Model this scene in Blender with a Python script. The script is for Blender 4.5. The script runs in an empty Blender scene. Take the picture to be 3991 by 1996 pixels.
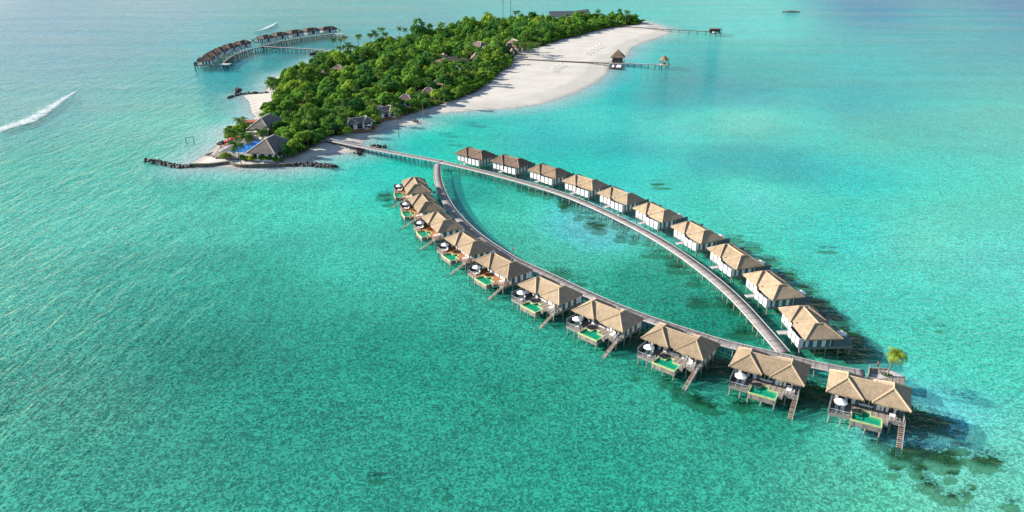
import bpy, math, random
import numpy as np
from mathutils import Vector, Matrix
random.seed(7); RNG = np.random.default_rng(7)
R = math.radians
scene = bpy.context.scene
COL = scene.collection

# ------------------------------------------------------------------ camera, sky, sun, exposure
PITCH, CAM_H, FPX, PW, PH = R(24.086), 85.0, 2768.0, 3991.0, 1996.0
cam = bpy.data.cameras.new("camera"); cam.sensor_width = 36.0; cam.lens = 36.0 * FPX / PW
cam.clip_start = 1.0; cam.clip_end = 30000.0
cam_o = bpy.data.objects.new("camera", cam); COL.objects.link(cam_o)
cam_o.location = (0, 0, CAM_H); cam_o.rotation_euler = (R(90) - PITCH, 0, 0)
scene.camera = cam_o

SUN_EL, SUN_AZ = 26.5, 167.0          # azimuth counter-clockwise from +X: the sun stands to the left, a little ahead
sv = Vector((math.cos(R(SUN_EL)) * math.cos(R(SUN_AZ)), math.cos(R(SUN_EL)) * math.sin(R(SUN_AZ)), math.sin(R(SUN_EL))))
w = bpy.data.worlds.new("World"); scene.world = w; w.use_nodes = True
nt = w.node_tree; bg = nt.nodes["Background"]
sky = nt.nodes.new("ShaderNodeTexSky"); sky.sky_type = 'NISHITA'; sky.sun_disc = False
sky.sun_elevation = R(SUN_EL); sky.sun_rotation = R(90 - SUN_AZ); sky.altitude = 50; sky.dust_density = 0.3; sky.ozone_density = 1.6
nt.links.new(sky.outputs[0], bg.inputs[0]); bg.inputs[1].default_value = 0.095
sun = bpy.data.lights.new("sun", 'SUN'); sun.energy = 5.0; sun.angle = R(0.53); sun.color = (1.0, 0.93, 0.82)
sun_o = bpy.data.objects.new("sun", sun); COL.objects.link(sun_o)
sun_o.rotation_euler = sv.to_track_quat('Z', 'Y').to_euler(); sun_o.location = (-300, 70, 200)
scene.view_settings.view_transform = 'Standard'; scene.view_settings.look = 'None'
scene.view_settings.exposure = 1.0; scene.view_settings.gamma = 1.0
scene.cycles.max_bounces = 6; scene.cycles.transparent_max_bounces = 12
scene.cycles.diffuse_bounces = 3; scene.cycles.glossy_bounces = 2; scene.cycles.caustics_reflective = False
scene.cycles.sample_clamp_indirect = 4.0

def at(px, py, z=0.0):
    """point of the photograph (full size pixels) laid on the level z, as world coordinates"""
    u = (px - PW / 2) / FPX; v = (py - PH / 2) / FPX
    d = (u, math.cos(PITCH) - v * math.sin(PITCH), -math.sin(PITCH) - v * math.cos(PITCH))
    t = (z - CAM_H) / d[2]
    return Vector((d[0] * t, d[1] * t, z))

def lin(c):
    c = np.asarray(c, float) / 255.0
    return np.where(c <= 0.04045, c / 12.92, ((c + 0.055) / 1.055) ** 2.4)

# ------------------------------------------------------------------ mesh helpers
class MB:
    """collects shapes into one mesh"""
    def __init__(s): s.v = []; s.f = []
    def add(s, vs, fs):
        n = len(s.v); s.v += [tuple(p) for p in vs]; s.f += [tuple(i + n for i in f) for f in fs]; return s
    def box(s, x0, x1, y0, y1, z0, z1):
        return s.add([(x0, y0, z0), (x1, y0, z0), (x1, y1, z0), (x0, y1, z0), (x0, y0, z1), (x1, y0, z1), (x1, y1, z1), (x0, y1, z1)],
                     [(0, 3, 2, 1), (4, 5, 6, 7), (0, 1, 5, 4), (1, 2, 6, 5), (2, 3, 7, 6), (3, 0, 4, 7)])
    def bar(s, a, b, r, r2=None, n=6, up=(0, 0, 1)):
        a = Vector(a); b = Vector(b); r2 = r if r2 is None else r2
        d = (b - a).normalized(); u = Vector(up)
        if abs(d.dot(u)) > 0.95: u = Vector((1, 0, 0))
        x = d.cross(u).normalized(); y = d.cross(x)
        vs = []
        for p, q in ((a, r), (b, r2)):
            for k in range(n):
                t = 2 * math.pi * (k + .5) / n
                vs.append(p + x * math.cos(t) * q + y * math.sin(t) * q)
        fs = [(k, (k + 1) % n, n + (k + 1) % n, n + k) for k in range(n)] + [tuple(range(n))[::-1], tuple(range(n, 2 * n))]
        return s.add(vs, fs)
    def tube(s, pts, rads, n=6):
        for i in range(len(pts) - 1): s.bar(pts[i], pts[i + 1], rads[i], rads[i + 1], n)
        return s
    def prism(s, poly, z0, z1):
        n = len(poly)
        return s.add([(p[0], p[1], z0) for p in poly] + [(p[0], p[1], z1) for p in poly],
                     [tuple(range(n))[::-1], tuple(range(n, 2 * n))] + [(k, (k + 1) % n, n + (k + 1) % n, n + k) for k in range(n)])
    def disc(s, c, r, n=16, dz=0.0, inner=None):
        vs = [(c[0] + r * math.cos(2 * math.pi * k / n), c[1] + r * math.sin(2 * math.pi * k / n), c[2]) for k in range(n)]
        return s.add(vs + [(c[0], c[1], c[2] + dz)], [(k, (k + 1) % n, n) for k in range(n)])
    def build(s, name, mat, parent=None, smooth=False):
        me = bpy.data.meshes.new(name); me.from_pydata(s.v, [], s.f); me.update()
        if mat: me.materials.append(mat)
        if smooth: me.shade_smooth()
        o = bpy.data.objects.new(name, me); COL.objects.link(o)
        if parent: o.parent = parent
        return o

def np_mesh(name, V, Q, mat=None, attrs=None, parent=None, smooth=False, link=True):
    """mesh from numpy arrays: V (n,3), Q (m,4) or (m,3)"""
    me = bpy.data.meshes.new(name); n, m, k = len(V), len(Q), Q.shape[1]
    me.vertices.add(n); me.vertices.foreach_set("co", np.ascontiguousarray(V, dtype=np.float32).ravel())
    me.loops.add(m * k); me.loops.foreach_set("vertex_index", np.ascontiguousarray(Q, dtype=np.int32).ravel())
    me.polygons.add(m); me.polygons.foreach_set("loop_start", np.arange(0, m * k, k, dtype=np.int32))
    for an, arr in (attrs or {}).items():
        if arr.ndim == 2:
            a = me.attributes.new(an, 'FLOAT_COLOR', 'POINT')
            a.data.foreach_set("color", np.ascontiguousarray(np.concatenate([arr, np.ones((n, 1))], 1), dtype=np.float32).ravel())
        else:
            a = me.attributes.new(an, 'FLOAT', 'POINT'); a.data.foreach_set("value", np.ascontiguousarray(arr, dtype=np.float32))
    me.update(calc_edges=True); me.validate()
    if mat: me.materials.append(mat)
    if smooth: me.shade_smooth()
    if not link: return me
    o = bpy.data.objects.new(name, me); COL.objects.link(o)
    if parent: o.parent = parent
    return o

def tag(o, label=None, cat=None, group=None, kind=None):
    if label: o['label'] = label
    if cat: o['category'] = cat
    if group: o['group'] = group
    if kind: o['kind'] = kind
    return o
def thing(name, label, cat, loc=(0, 0, 0), rz=0.0, group=None):
    o = bpy.data.objects.new(name, None); COL.objects.link(o); o.empty_display_size = 0.5
    o.location = loc; o.rotation_euler = (0, 0, rz)
    return tag(o, label, cat, group)
KIDS = {}
def kids(o): return [c for c in bpy.data.objects if c.parent == o]
def copy_tree(o, parent=None):
    c = o.copy(); COL.objects.link(c); c.parent = parent
    for ch in o.children: copy_tree(ch, c)
    return c
def dup(root, loc, rz, label, group=None, cat=None):
    c = copy_tree(root); c.location = loc; c.rotation_euler = (0, 0, rz); c['label'] = label
    if group: c['group'] = group
    return c
def recolour(o, mat):
    o.material_slots[0].link = 'OBJECT'; o.material_slots[0].material = mat

# ------------------------------------------------------------------ materials
def mat(name):
    m = bpy.data.materials.new(name); m.use_nodes = True; m.node_tree.nodes.clear(); return m, m.node_tree
def nd(t, typ, **kw):
    n = t.nodes.new(typ)
    for k, v in kw.items():
        if hasattr(n, k): setattr(n, k, v)
        else: n.inputs[k].default_value = v
    return n
def ln(t, a, b): t.links.new(a, b)
def ramp(t, fac, stops):
    r = t.nodes.new("ShaderNodeValToRGB"); e = r.color_ramp.elements
    while len(e) < len(stops): e.new(0.5)
    for el, (p, c) in zip(e, stops): el.position = p; el.color = (*c, 1) if len(c) == 3 else c
    ln(t, fac, r.inputs[0]); return r
def mixc(t, fac, a, b, mode='MIX'):
    n = t.nodes.new("ShaderNodeMix"); n.data_type = 'RGBA'; n.blend_type = mode
    for s, v in ((0, fac), (6, a), (7, b)):
        if hasattr(v, 'links'): ln(t, v, n.inputs[s])
        elif s == 0: n.inputs[0].default_value = v
        else: n.inputs[s].default_value = (*v, 1)
    return n.outputs[2]
def math_(t, op, a, b=None, clamp=False):
    n = t.nodes.new("ShaderNodeMath"); n.operation = op; n.use_clamp = clamp
    for s, v in ((0, a), (1, b)):
        if v is None: continue
        if hasattr(v, 'links'): ln(t, v, n.inputs[s])
        else: n.inputs[s].default_value = v
    return n.outputs[0]
def coords(t, scale=(1, 1, 1), obj=True, rot=(0, 0, 0)):
    tc = t.nodes.new("ShaderNodeTexCoord"); mp = t.nodes.new("ShaderNodeMapping")
    mp.inputs['Scale'].default_value = scale; mp.inputs['Rotation'].default_value = rot
    if obj: ln(t, tc.outputs['Object'], mp.inputs[0])
    else:
        g = t.nodes.new("ShaderNodeNewGeometry"); ln(t, g.outputs['Position'], mp.inputs[0])
    return mp.outputs[0]
def noise(t, vec, scale, detail=3, rough=.55, dist=0.0):
    n = t.nodes.new("ShaderNodeTexNoise"); n.inputs['Scale'].default_value = scale; n.inputs['Detail'].default_value = detail
    n.inputs['Roughness'].default_value = rough; n.inputs['Distortion'].default_value = dist
    ln(t, vec, n.inputs['Vector']); return n.outputs[0]

def plain(name, c1, c2=None, scale=1.5, rough=.7, stretch=(1, 1, 1), bump=0.0, detail=3, lo=.35, hi=.65, spec=.3, objrand=0.0):
    """noise blend of two base colours"""
    m, t = mat(name); c2 = c2 or tuple(x * .75 for x in c1)
    v = coords(t, stretch); n = noise(t, v, scale, detail)
    c = ramp(t, n, [(lo, c2), (hi, c1)]).outputs[0]
    if objrand:
        oi = t.nodes.new("ShaderNodeObjectInfo"); k = math_(t, 'MULTIPLY_ADD', oi.outputs['Random'], objrand)
        k.node.inputs[2].default_value = 1 - objrand / 2
        cc = t.nodes.new("ShaderNodeCombineColor")
        for i in range(3): ln(t, k, cc.inputs[i])
        c = mixc(t, 1.0, c, cc.outputs[0], 'MULTIPLY')
    b = nd(t, "ShaderNodeBsdfPrincipled"); ln(t, c, b.inputs['Base Color']); b.inputs['Roughness'].default_value = rough
    b.inputs['Specular IOR Level'].default_value = spec
    if bump:
        bp = nd(t, "ShaderNodeBump"); bp.inputs['Strength'].default_value = bump; bp.inputs['Distance'].default_value = .1
        ln(t, n, bp.inputs['Height']); ln(t, bp.outputs[0], b.inputs['Normal'])
    o = nd(t, "ShaderNodeOutputMaterial"); ln(t, b.outputs[0], o.inputs[0]); return m

def thatch(name, light, dark, patch=None):
    m, t = mat(name)
    v = coords(t); f1 = noise(t, v, 4.0, 5, .75); f2 = noise(t, v, .5, 4, .65)
    oi = t.nodes.new("ShaderNodeObjectInfo")
    k = math_(t, 'ADD', math_(t, 'MULTIPLY', f1, .6), math_(t, 'MULTIPLY', f2, .4))
    c = ramp(t, k, [(.40, dark), (.56, light), (.66, tuple(min(1, x * 1.12) for x in light))]).outputs[0]
    if patch:
        f3 = noise(t, coords(t, (1, 1, 2)), .8, 4, .7); pm = ramp(t, f3, [(.55, (0, 0, 0)), (.68, (1, 1, 1))]).outputs[0]
        c = mixc(t, pm, c, patch)
    kk = math_(t, 'MULTIPLY_ADD', oi.outputs['Random'], .3); kk.node.inputs[2].default_value = .84
    cc = t.nodes.new("ShaderNodeCombineColor")
    for i in range(3): ln(t, kk, cc.inputs[i])
    c = mixc(t, 1.0, c, cc.outputs[0], 'MULTIPLY')
    b = nd(t, "ShaderNodeBsdfPrincipled"); ln(t, c, b.inputs['Base Color']); b.inputs['Roughness'].default_value = .95
    b.inputs['Specular IOR Level'].default_value = .1
    bp = nd(t, "ShaderNodeBump"); bp.inputs['Strength'].default_value = .55; bp.inputs['Distance'].default_value = .12
    ln(t, k, bp.inputs['Height']); ln(t, bp.outputs[0], b.inputs['Normal'])
    o = nd(t, "ShaderNodeOutputMaterial"); ln(t, b.outputs[0], o.inputs[0]); return m

def planks(name, light, dark, attr=None, pitch=.3):
    """weathered boards: tone changes from board to board, dark joints"""
    m, t = mat(name)
    if attr:
        a = t.nodes.new("ShaderNodeAttribute"); a.attribute_name = attr; x = a.outputs['Fac']
    else:
        sx = t.nodes.new("ShaderNodeSeparateXYZ"); ln(t, coords(t), sx.inputs[0]); x = sx.outputs[0]
    k = math_(t, 'FLOOR', math_(t, 'DIVIDE', x, pitch))
    wn = t.nodes.new("ShaderNodeTexWhiteNoise"); wn.noise_dimensions = '1D'; ln(t, k, wn.inputs['W'])
    big = noise(t, coords(t), .35, 4, .65)
    f = math_(t, 'ADD', math_(t, 'MULTIPLY', wn.outputs[0], .45), math_(t, 'MULTIPLY', big, .55))
    c = ramp(t, f, [(.25, dark), (.7, light)]).outputs[0]
    j = math_(t, 'FRACT', math_(t, 'DIVIDE', x, pitch * 8))
    jm = math_(t, 'LESS_THAN', j, .07)
    c = mixc(t, jm, c, tuple(v * .45 for v in dark))
    b = nd(t, "ShaderNodeBsdfPrincipled"); ln(t, c, b.inputs['Base Color']); b.inputs['Roughness'].default_value = .8
    b.inputs['Specular IOR Level'].default_value = .2
    o = nd(t, "ShaderNodeOutputMaterial"); ln(t, b.outputs[0], o.inputs[0]); return m

def foliage(name, a, b_, c_, var=.5):
    """leaf colours: each plant its own mix of three greens, each leaf clump a little off it"""
    m, t = mat(name)
    oi = t.nodes.new("ShaderNodeObjectInfo")
    v = coords(t, obj=False); n = noise(t, v, .8, 2, .6)
    n2 = noise(t, v, .05, 2, .5)
    r = ramp(t, oi.outputs['Random'], [(0.0, a), (.45, b_), (.8, b_), (1.0, c_)]).outputs[0]
    g = ramp(t, n, [(.3, (.5, .52, .5)), (.7, (1.55, 1.5, 1.3))]).outputs[0]
    g2 = ramp(t, n2, [(.3, (.75, .8, .8)), (.7, (1.3, 1.25, 1.1))]).outputs[0]
    c = mixc(t, 1.0, mixc(t, 1.0, r, g, 'MULTIPLY'), g2, 'MULTIPLY')
    d = nd(t, "ShaderNodeBsdfDiffuse"); ln(t, c, d.inputs[0])
    tr = nd(t, "ShaderNodeBsdfTranslucent"); ln(t, c, tr.inputs[0])
    mx = nd(t, "ShaderNodeMixShader"); mx.inputs[0].default_value = .38
    ln(t, d.outputs[0], mx.inputs[1]); ln(t, tr.outputs[0], mx.inputs[2])
    o = nd(t, "ShaderNodeOutputMaterial"); ln(t, mx.outputs[0], o.inputs[0]); return m

M = dict(
    thatch=thatch("straw_thatch", (.385, .29, .19), (.225, .17, .118)),
    thatch_mid=thatch("mixed_thatch", (.36, .26, .165), (.22, .155, .10), (.17, .105, .07)),
    thatch_old=thatch("brown_thatch", (.19, .13, .10), (.10, .07, .055)),
    thatch_olive=thatch("tan_brown_thatch", (.26, .185, .125), (.15, .105, .075)),
    thatch_far=thatch("dark_brown_thatch", (.16, .115, .09), (.085, .062, .052)),
    cap=thatch("ridge_thatch", (.50, .38, .26), (.35, .26, .17)),
    cap_old=thatch("old_ridge_thatch", (.34, .22, .15), (.22, .15, .11)),
    shingle=thatch("grey_shingle", (.20, .175, .155), (.12, .105, .10)),
    shingle_red=thatch("pinkish_brown_shingle", (.20, .14, .12), (.12, .085, .075)),
    hipcap=plain("pale_hip_capping", (.62, .54, .47), (.45, .38, .32), 3),
    grey_wall=plain("grey_blue_cladding", (.12, .145, .165), (.09, .11, .125), 2),
    white=plain("white_paint", (.78, .77, .75), (.66, .65, .63), 2.5, .55, lo=.25, hi=.5),
    cream=plain("cream_render", (.72, .66, .55), (.58, .52, .42), 1.5),
    fabric=plain("white_canvas", (.80, .78, .72), (.68, .66, .60), 1.5, .9, lo=.25, hi=.5),
    glass=plain("dark_glass", (.012, .02, .025), (.02, .03, .035), 1.0, .06, spec=.6),
    door=plain("dark_purple_door", (.07, .035, .05), (.045, .025, .035), 2),
    frame=plain("weathered_frame_wood", (.30, .27, .25), (.19, .17, .16), 2.2, stretch=(1, 1, 3)),
    deck=planks("grey_deck_boards", (.31, .265, .225), (.17, .145, .125), None, .28),
    deck_red=planks("orange_brown_deck_boards", (.46, .20, .085), (.30, .12, .05), None, .28),
    walk=planks("grey_boardwalk_planks", (.305, .275, .255), (.19, .17, .16), "along", .32),
    walk_dark=planks('dark_boardwalk_planks', (.15, .14, .135), (.09, .085, .08), 'along', .32),
    walk_far=planks("pale_boardwalk_planks", (.42, .375, .345), (.29, .26, .235), "along", .32),
    terrace=planks('terrace_boards', (.34, .30, .275), (.22, .195, .18), None, .3),
    kerb=plain("white_kerb_rail", (.50, .47, .46), (.38, .36, .355), 1.2),
    stilt=plain("pale_concrete_stilt", (.36, .335, .30), (.20, .185, .165), 1.3, stretch=(1, 1, 2)),
    stilt_dark=plain("dark_timber_stilt", (.10, .09, .085), (.055, .05, .05), 1.3, stretch=(1, 1, 2)),
    dark_wood=plain("dark_timber", (.10, .075, .06), (.055, .04, .035), 2, stretch=(1, 4, 1)),
    pool_tile=plain("green_pool_tile", (.012, .34, .19), (.008, .24, .135), .7, .12, spec=.5),
    pool_rim=plain("pale_green_pool_rim", (.52, .56, .26), (.36, .40, .19), 2),
    blue_tile=plain("blue_pool_tile", (.012, .19, .55), (.010, .14, .46), .7, .5),
    stain=plain("stained_pool_boards", (.34, .29, .26), (.15, .12, .11), 1.1, stretch=(3, 1, .5), detail=5),
    steps=plain("wet_stair_timber", (.42, .33, .27), (.17, .085, .05), .9, stretch=(.3, 1.2, 1), detail=4),
    red=plain("red_canvas", (.70, .03, .05), (.55, .02, .04), 2, .85),
    red_metal=plain("rusty_red_roof", (.42, .12, .07), (.28, .08, .05), 1),
    blue_metal=plain("blue_roof_sheet", (.025, .085, .20), (.02, .06, .15), 1),
    grey_metal=plain("grey_roof_sheet", (.065, .08, .095), (.05, .062, .075), .5),
    steel=plain("galvanised_steel", (.22, .26, .27), (.15, .18, .19), 2, .5),
    black=plain("black_steel", (.02, .02, .025), None, 2, .5),
    rock=plain("dark_wet_rock", (.10, .095, .085), (.016, .016, .017), 1.3, .6, bump=.6, objrand=1.0),
    wallstone=plain("mossy_sea_wall_concrete", (.17, .155, .11), (.075, .07, .055), .9, .85, detail=5),
    bark=plain("palm_bark", (.24, .20, .16), (.13, .10, .08), 2, stretch=(1, 1, 3)),
    leaf=foliage("broadleaf_green", (.045, .155, .055), (.135, .285, .052), (.29, .41, .065)),
    shrub=foliage("shrub_green", (.05, .16, .035), (.12, .26, .035), (.24, .34, .04)),
    palm=foliage("palm_frond", (.07, .15, .05), (.11, .20, .05), (.18, .23, .06)),
    palm_gold=foliage("golden_palm_frond", (.20, .27, .03), (.24, .29, .03), (.28, .27, .03)),
    grassy=foliage("low_green_plants", (.06, .14, .02), (.07, .15, .02), (.08, .16, .02)),
    skin=plain("skin", (.45, .27, .18), (.40, .23, .15), 2),
    red_shirt=plain("red_cloth", (.55, .06, .06), None, 2),
    white_cloth=plain("white_cloth", (.72, .70, .68), None, 2),
    dark_cloth=plain("dark_cloth", (.05, .05, .07), None, 2),
    purple=plain("purple_cushion", (.10, .06, .20), None, 2),
)

# ------------------------------------------------------------------ island outline, sea bed, water
def S(o, s, pts): return [(o[0] + x / s, o[1] + y / s) for x, y in pts]
shore_px = [(741, 640), (745, 654), (797, 653), (902, 650), (930, 656), (1129, 653), (1180, 645), (1209, 632), (1222, 618), (1255, 606), (1314, 598),
            (1380, 592), (1400, 566), (1415, 548), (1450, 525), (1527, 498), (1580, 488), (1630, 484), (1640, 478), (1597, 463), (1614, 452),
            (1688, 443), (1758, 436), (1843, 430), (1999, 420), (2115, 402), (2232, 363), (2312, 325), (2362, 290), (2366, 264), (2374, 246),
            (2443, 217), (2459, 186), (2505, 165), (2560, 146), (2603, 130), (2594, 110), (2552, 95), (2508, 84)]
shore = [at(*p)[:2] for p in shore_px]
# the far shore lies hidden behind the trees: taken a little behind the canopy line
back_px = [(2470, 72), (2300, 66), (2160, 70), (2060, 62), (1900, 66), (1780, 92), (1650, 120), (1520, 140), (1410, 152), (1330, 185)]
back_off = lambda x: 8 + max(0, x - 1900) * .07
shore += [(lambda p: (p[0], p[1] + back_off(x) + 4))(at(x, y, 9.0)) for x, y in back_px]
shore += [at(*p)[:2] for p in [(1280, 200), (1271, 212), (1216, 238), (1195, 256), (1157, 274), (1090, 292), (1052, 330), (1040, 362), (950, 371), (972, 392), (985, 437),
                               (1000, 452), (996, 466), (968, 482), (902, 496), (886, 508), (886, 530), (902, 550), (856, 563), (839, 578), (797, 609), (759, 632)]]
shore = np.array(shore, float)

def sdist(P, poly):
    """signed distance, positive inside"""
    d = np.full(len(P), 1e9); ins = np.zeros(len(P), bool); n = len(poly)
    for i in range(n):
        a, b = poly[i], poly[(i + 1) % n]; e = b - a
        t = np.clip(((P - a) @ e) / (e @ e), 0, 1)
        d = np.minimum(d, np.hypot(*(P - a - t[:, None] * e).T))
        c = (a[1] > P[:, 1]) != (b[1] > P[:, 1])
        with np.errstate(divide='ignore', invalid='ignore'):
            ins ^= c & (P[:, 0] < a[0] + (P[:, 1] - a[1]) / (b[1] - a[1]) * e[0])
    return np.where(ins, d, -d)

def vnoise(P, scale, seed, octv=4):
    """smooth value noise"""
    out = 0; amp = 1; tot = 0
    for o in range(octv):
        rs = np.random.default_rng(seed + o).random((256, 256)); q = P / scale * 2 ** o
        i = np.floor(q).astype(int); f = q - i; f = f * f * (3 - 2 * f)
        g = lambda a, b: rs[(i[:, 0] + a) % 256, (i[:, 1] + b) % 256]
        v = (g(0, 0) * (1 - f[:, 0]) + g(1, 0) * f[:, 0]) * (1 - f[:, 1]) + (g(0, 1) * (1 - f[:, 0]) + g(1, 1) * f[:, 0]) * f[:, 1]
        out = out + amp * v; tot += amp; amp *= .55
    return out / tot

def axis(*segs):
    a = [segs[0][0]]
    for s, e, d in segs: a += list(np.arange(s, e, d)[1:] if abs(s - a[-1]) < 1e-6 else np.arange(s, e, d)) + [e]
    return np.unique(np.round(a, 3))
gx = axis((-9000, -2000, 500), (-2000, -800, 60), (-800, -260, 8), (-260, -115, 3), (-115, 130, 1.3), (130, 240, 3), (240, 800, 8), (800, 2000, 60), (2000, 9000, 500))
gy = axis((-200, 70, 15), (70, 330, 1.3), (330, 800, 3), (800, 1300, 12), (1300, 3000, 60), (3000, 14000, 500))
GX, GY = np.meshgrid(gx, gy); NX, NY = len(gx), len(gy)
P2 = np.stack([GX.ravel(), GY.ravel()], 1)
SD = np.full(len(P2), -1e3); near = (P2[:, 0] > -330) & (P2[:, 0] < 330) & (P2[:, 1] > 180) & (P2[:, 1] < 960)
SD[near] = sdist(P2[near], shore)
wob = (vnoise(P2, 25, 3) - .5) * 4
BED = -1.7
land_z = np.where(SD > 0, np.minimum(SD * .09, 1.25) + np.clip(SD - 14, 0, 60) * .004, np.maximum((SD + np.clip(-SD, 0, 1) * wob * .6) * .055, BED))
land_z += np.where(SD > 4, (vnoise(P2, 9, 9) - .5) * .25, 0)

# colour of the water (sandy bed seen through it, sky reflection included in the colour), by place: photograph pixel, colour
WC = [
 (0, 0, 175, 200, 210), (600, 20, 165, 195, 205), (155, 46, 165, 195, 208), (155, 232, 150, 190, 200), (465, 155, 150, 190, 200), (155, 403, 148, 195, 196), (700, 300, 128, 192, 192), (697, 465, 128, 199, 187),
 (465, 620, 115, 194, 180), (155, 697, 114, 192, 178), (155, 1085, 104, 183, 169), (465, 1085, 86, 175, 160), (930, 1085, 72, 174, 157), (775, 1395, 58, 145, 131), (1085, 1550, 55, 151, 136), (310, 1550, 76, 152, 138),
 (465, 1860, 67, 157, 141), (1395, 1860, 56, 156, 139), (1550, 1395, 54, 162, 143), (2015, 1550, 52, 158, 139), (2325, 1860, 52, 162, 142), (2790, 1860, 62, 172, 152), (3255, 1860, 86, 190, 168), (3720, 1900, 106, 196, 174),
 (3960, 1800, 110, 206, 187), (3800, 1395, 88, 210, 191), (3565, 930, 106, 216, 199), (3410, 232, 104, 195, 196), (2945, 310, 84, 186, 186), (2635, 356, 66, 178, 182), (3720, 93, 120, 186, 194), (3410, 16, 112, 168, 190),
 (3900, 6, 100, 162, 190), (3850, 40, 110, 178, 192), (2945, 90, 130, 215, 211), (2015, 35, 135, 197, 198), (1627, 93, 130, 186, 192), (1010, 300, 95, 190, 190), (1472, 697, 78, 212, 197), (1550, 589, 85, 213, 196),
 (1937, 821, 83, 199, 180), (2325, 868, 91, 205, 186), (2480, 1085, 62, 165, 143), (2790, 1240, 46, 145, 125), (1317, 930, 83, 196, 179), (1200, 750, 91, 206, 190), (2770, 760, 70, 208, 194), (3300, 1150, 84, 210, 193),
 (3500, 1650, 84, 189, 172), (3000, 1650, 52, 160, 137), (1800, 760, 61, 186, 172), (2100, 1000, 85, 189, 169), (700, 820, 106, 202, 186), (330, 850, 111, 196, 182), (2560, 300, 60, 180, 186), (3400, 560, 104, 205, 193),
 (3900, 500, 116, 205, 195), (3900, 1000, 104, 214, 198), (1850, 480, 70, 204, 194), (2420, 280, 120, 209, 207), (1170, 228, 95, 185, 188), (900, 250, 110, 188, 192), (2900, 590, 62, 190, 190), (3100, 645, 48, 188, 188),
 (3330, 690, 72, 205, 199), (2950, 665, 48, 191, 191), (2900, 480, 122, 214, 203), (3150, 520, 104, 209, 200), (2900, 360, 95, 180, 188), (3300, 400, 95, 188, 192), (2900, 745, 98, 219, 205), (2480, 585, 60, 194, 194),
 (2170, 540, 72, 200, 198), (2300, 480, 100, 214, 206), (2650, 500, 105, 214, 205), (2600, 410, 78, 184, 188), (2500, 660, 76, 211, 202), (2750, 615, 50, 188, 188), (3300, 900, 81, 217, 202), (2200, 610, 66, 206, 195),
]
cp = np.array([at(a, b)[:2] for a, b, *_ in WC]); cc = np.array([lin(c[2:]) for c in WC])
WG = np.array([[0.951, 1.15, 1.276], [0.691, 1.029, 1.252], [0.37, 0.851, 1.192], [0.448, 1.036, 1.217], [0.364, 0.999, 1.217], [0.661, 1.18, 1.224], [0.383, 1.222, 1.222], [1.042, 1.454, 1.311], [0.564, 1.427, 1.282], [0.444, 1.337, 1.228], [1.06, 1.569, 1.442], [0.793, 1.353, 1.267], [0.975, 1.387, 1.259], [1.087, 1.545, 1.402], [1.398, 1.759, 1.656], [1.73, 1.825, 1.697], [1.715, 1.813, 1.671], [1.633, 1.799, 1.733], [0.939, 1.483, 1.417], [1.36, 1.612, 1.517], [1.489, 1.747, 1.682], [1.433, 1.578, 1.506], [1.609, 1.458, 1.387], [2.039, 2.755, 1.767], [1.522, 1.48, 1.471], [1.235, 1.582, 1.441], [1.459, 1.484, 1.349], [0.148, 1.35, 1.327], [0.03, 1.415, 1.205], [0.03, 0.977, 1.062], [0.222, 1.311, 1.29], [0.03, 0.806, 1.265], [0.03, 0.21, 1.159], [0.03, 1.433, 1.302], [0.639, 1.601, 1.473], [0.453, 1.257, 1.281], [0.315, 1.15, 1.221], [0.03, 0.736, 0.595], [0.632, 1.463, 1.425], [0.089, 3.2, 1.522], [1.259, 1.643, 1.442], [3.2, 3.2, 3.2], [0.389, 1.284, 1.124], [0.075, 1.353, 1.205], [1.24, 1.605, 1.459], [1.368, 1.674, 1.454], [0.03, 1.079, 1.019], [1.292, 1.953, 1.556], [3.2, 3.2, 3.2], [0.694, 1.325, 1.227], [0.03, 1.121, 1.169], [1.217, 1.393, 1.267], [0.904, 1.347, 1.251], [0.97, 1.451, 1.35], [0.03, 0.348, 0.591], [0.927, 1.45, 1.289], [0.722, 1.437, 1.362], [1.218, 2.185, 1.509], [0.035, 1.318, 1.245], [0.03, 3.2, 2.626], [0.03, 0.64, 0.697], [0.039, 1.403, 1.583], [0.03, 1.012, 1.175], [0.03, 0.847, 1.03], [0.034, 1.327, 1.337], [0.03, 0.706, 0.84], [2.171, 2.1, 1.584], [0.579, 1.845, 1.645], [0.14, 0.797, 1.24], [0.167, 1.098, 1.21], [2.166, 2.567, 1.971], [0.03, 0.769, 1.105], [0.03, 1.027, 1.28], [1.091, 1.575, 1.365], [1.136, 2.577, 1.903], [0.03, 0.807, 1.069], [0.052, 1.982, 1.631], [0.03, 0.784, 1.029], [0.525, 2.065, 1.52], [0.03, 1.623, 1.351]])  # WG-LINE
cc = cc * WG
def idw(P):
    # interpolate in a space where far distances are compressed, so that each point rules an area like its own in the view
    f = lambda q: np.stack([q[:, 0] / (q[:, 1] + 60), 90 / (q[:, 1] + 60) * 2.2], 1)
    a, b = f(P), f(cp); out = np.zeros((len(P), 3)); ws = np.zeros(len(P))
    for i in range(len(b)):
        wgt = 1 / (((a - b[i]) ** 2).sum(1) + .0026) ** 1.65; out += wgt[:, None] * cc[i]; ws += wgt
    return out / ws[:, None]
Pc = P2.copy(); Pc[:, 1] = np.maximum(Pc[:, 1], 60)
WCOL = idw(Pc)

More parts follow.
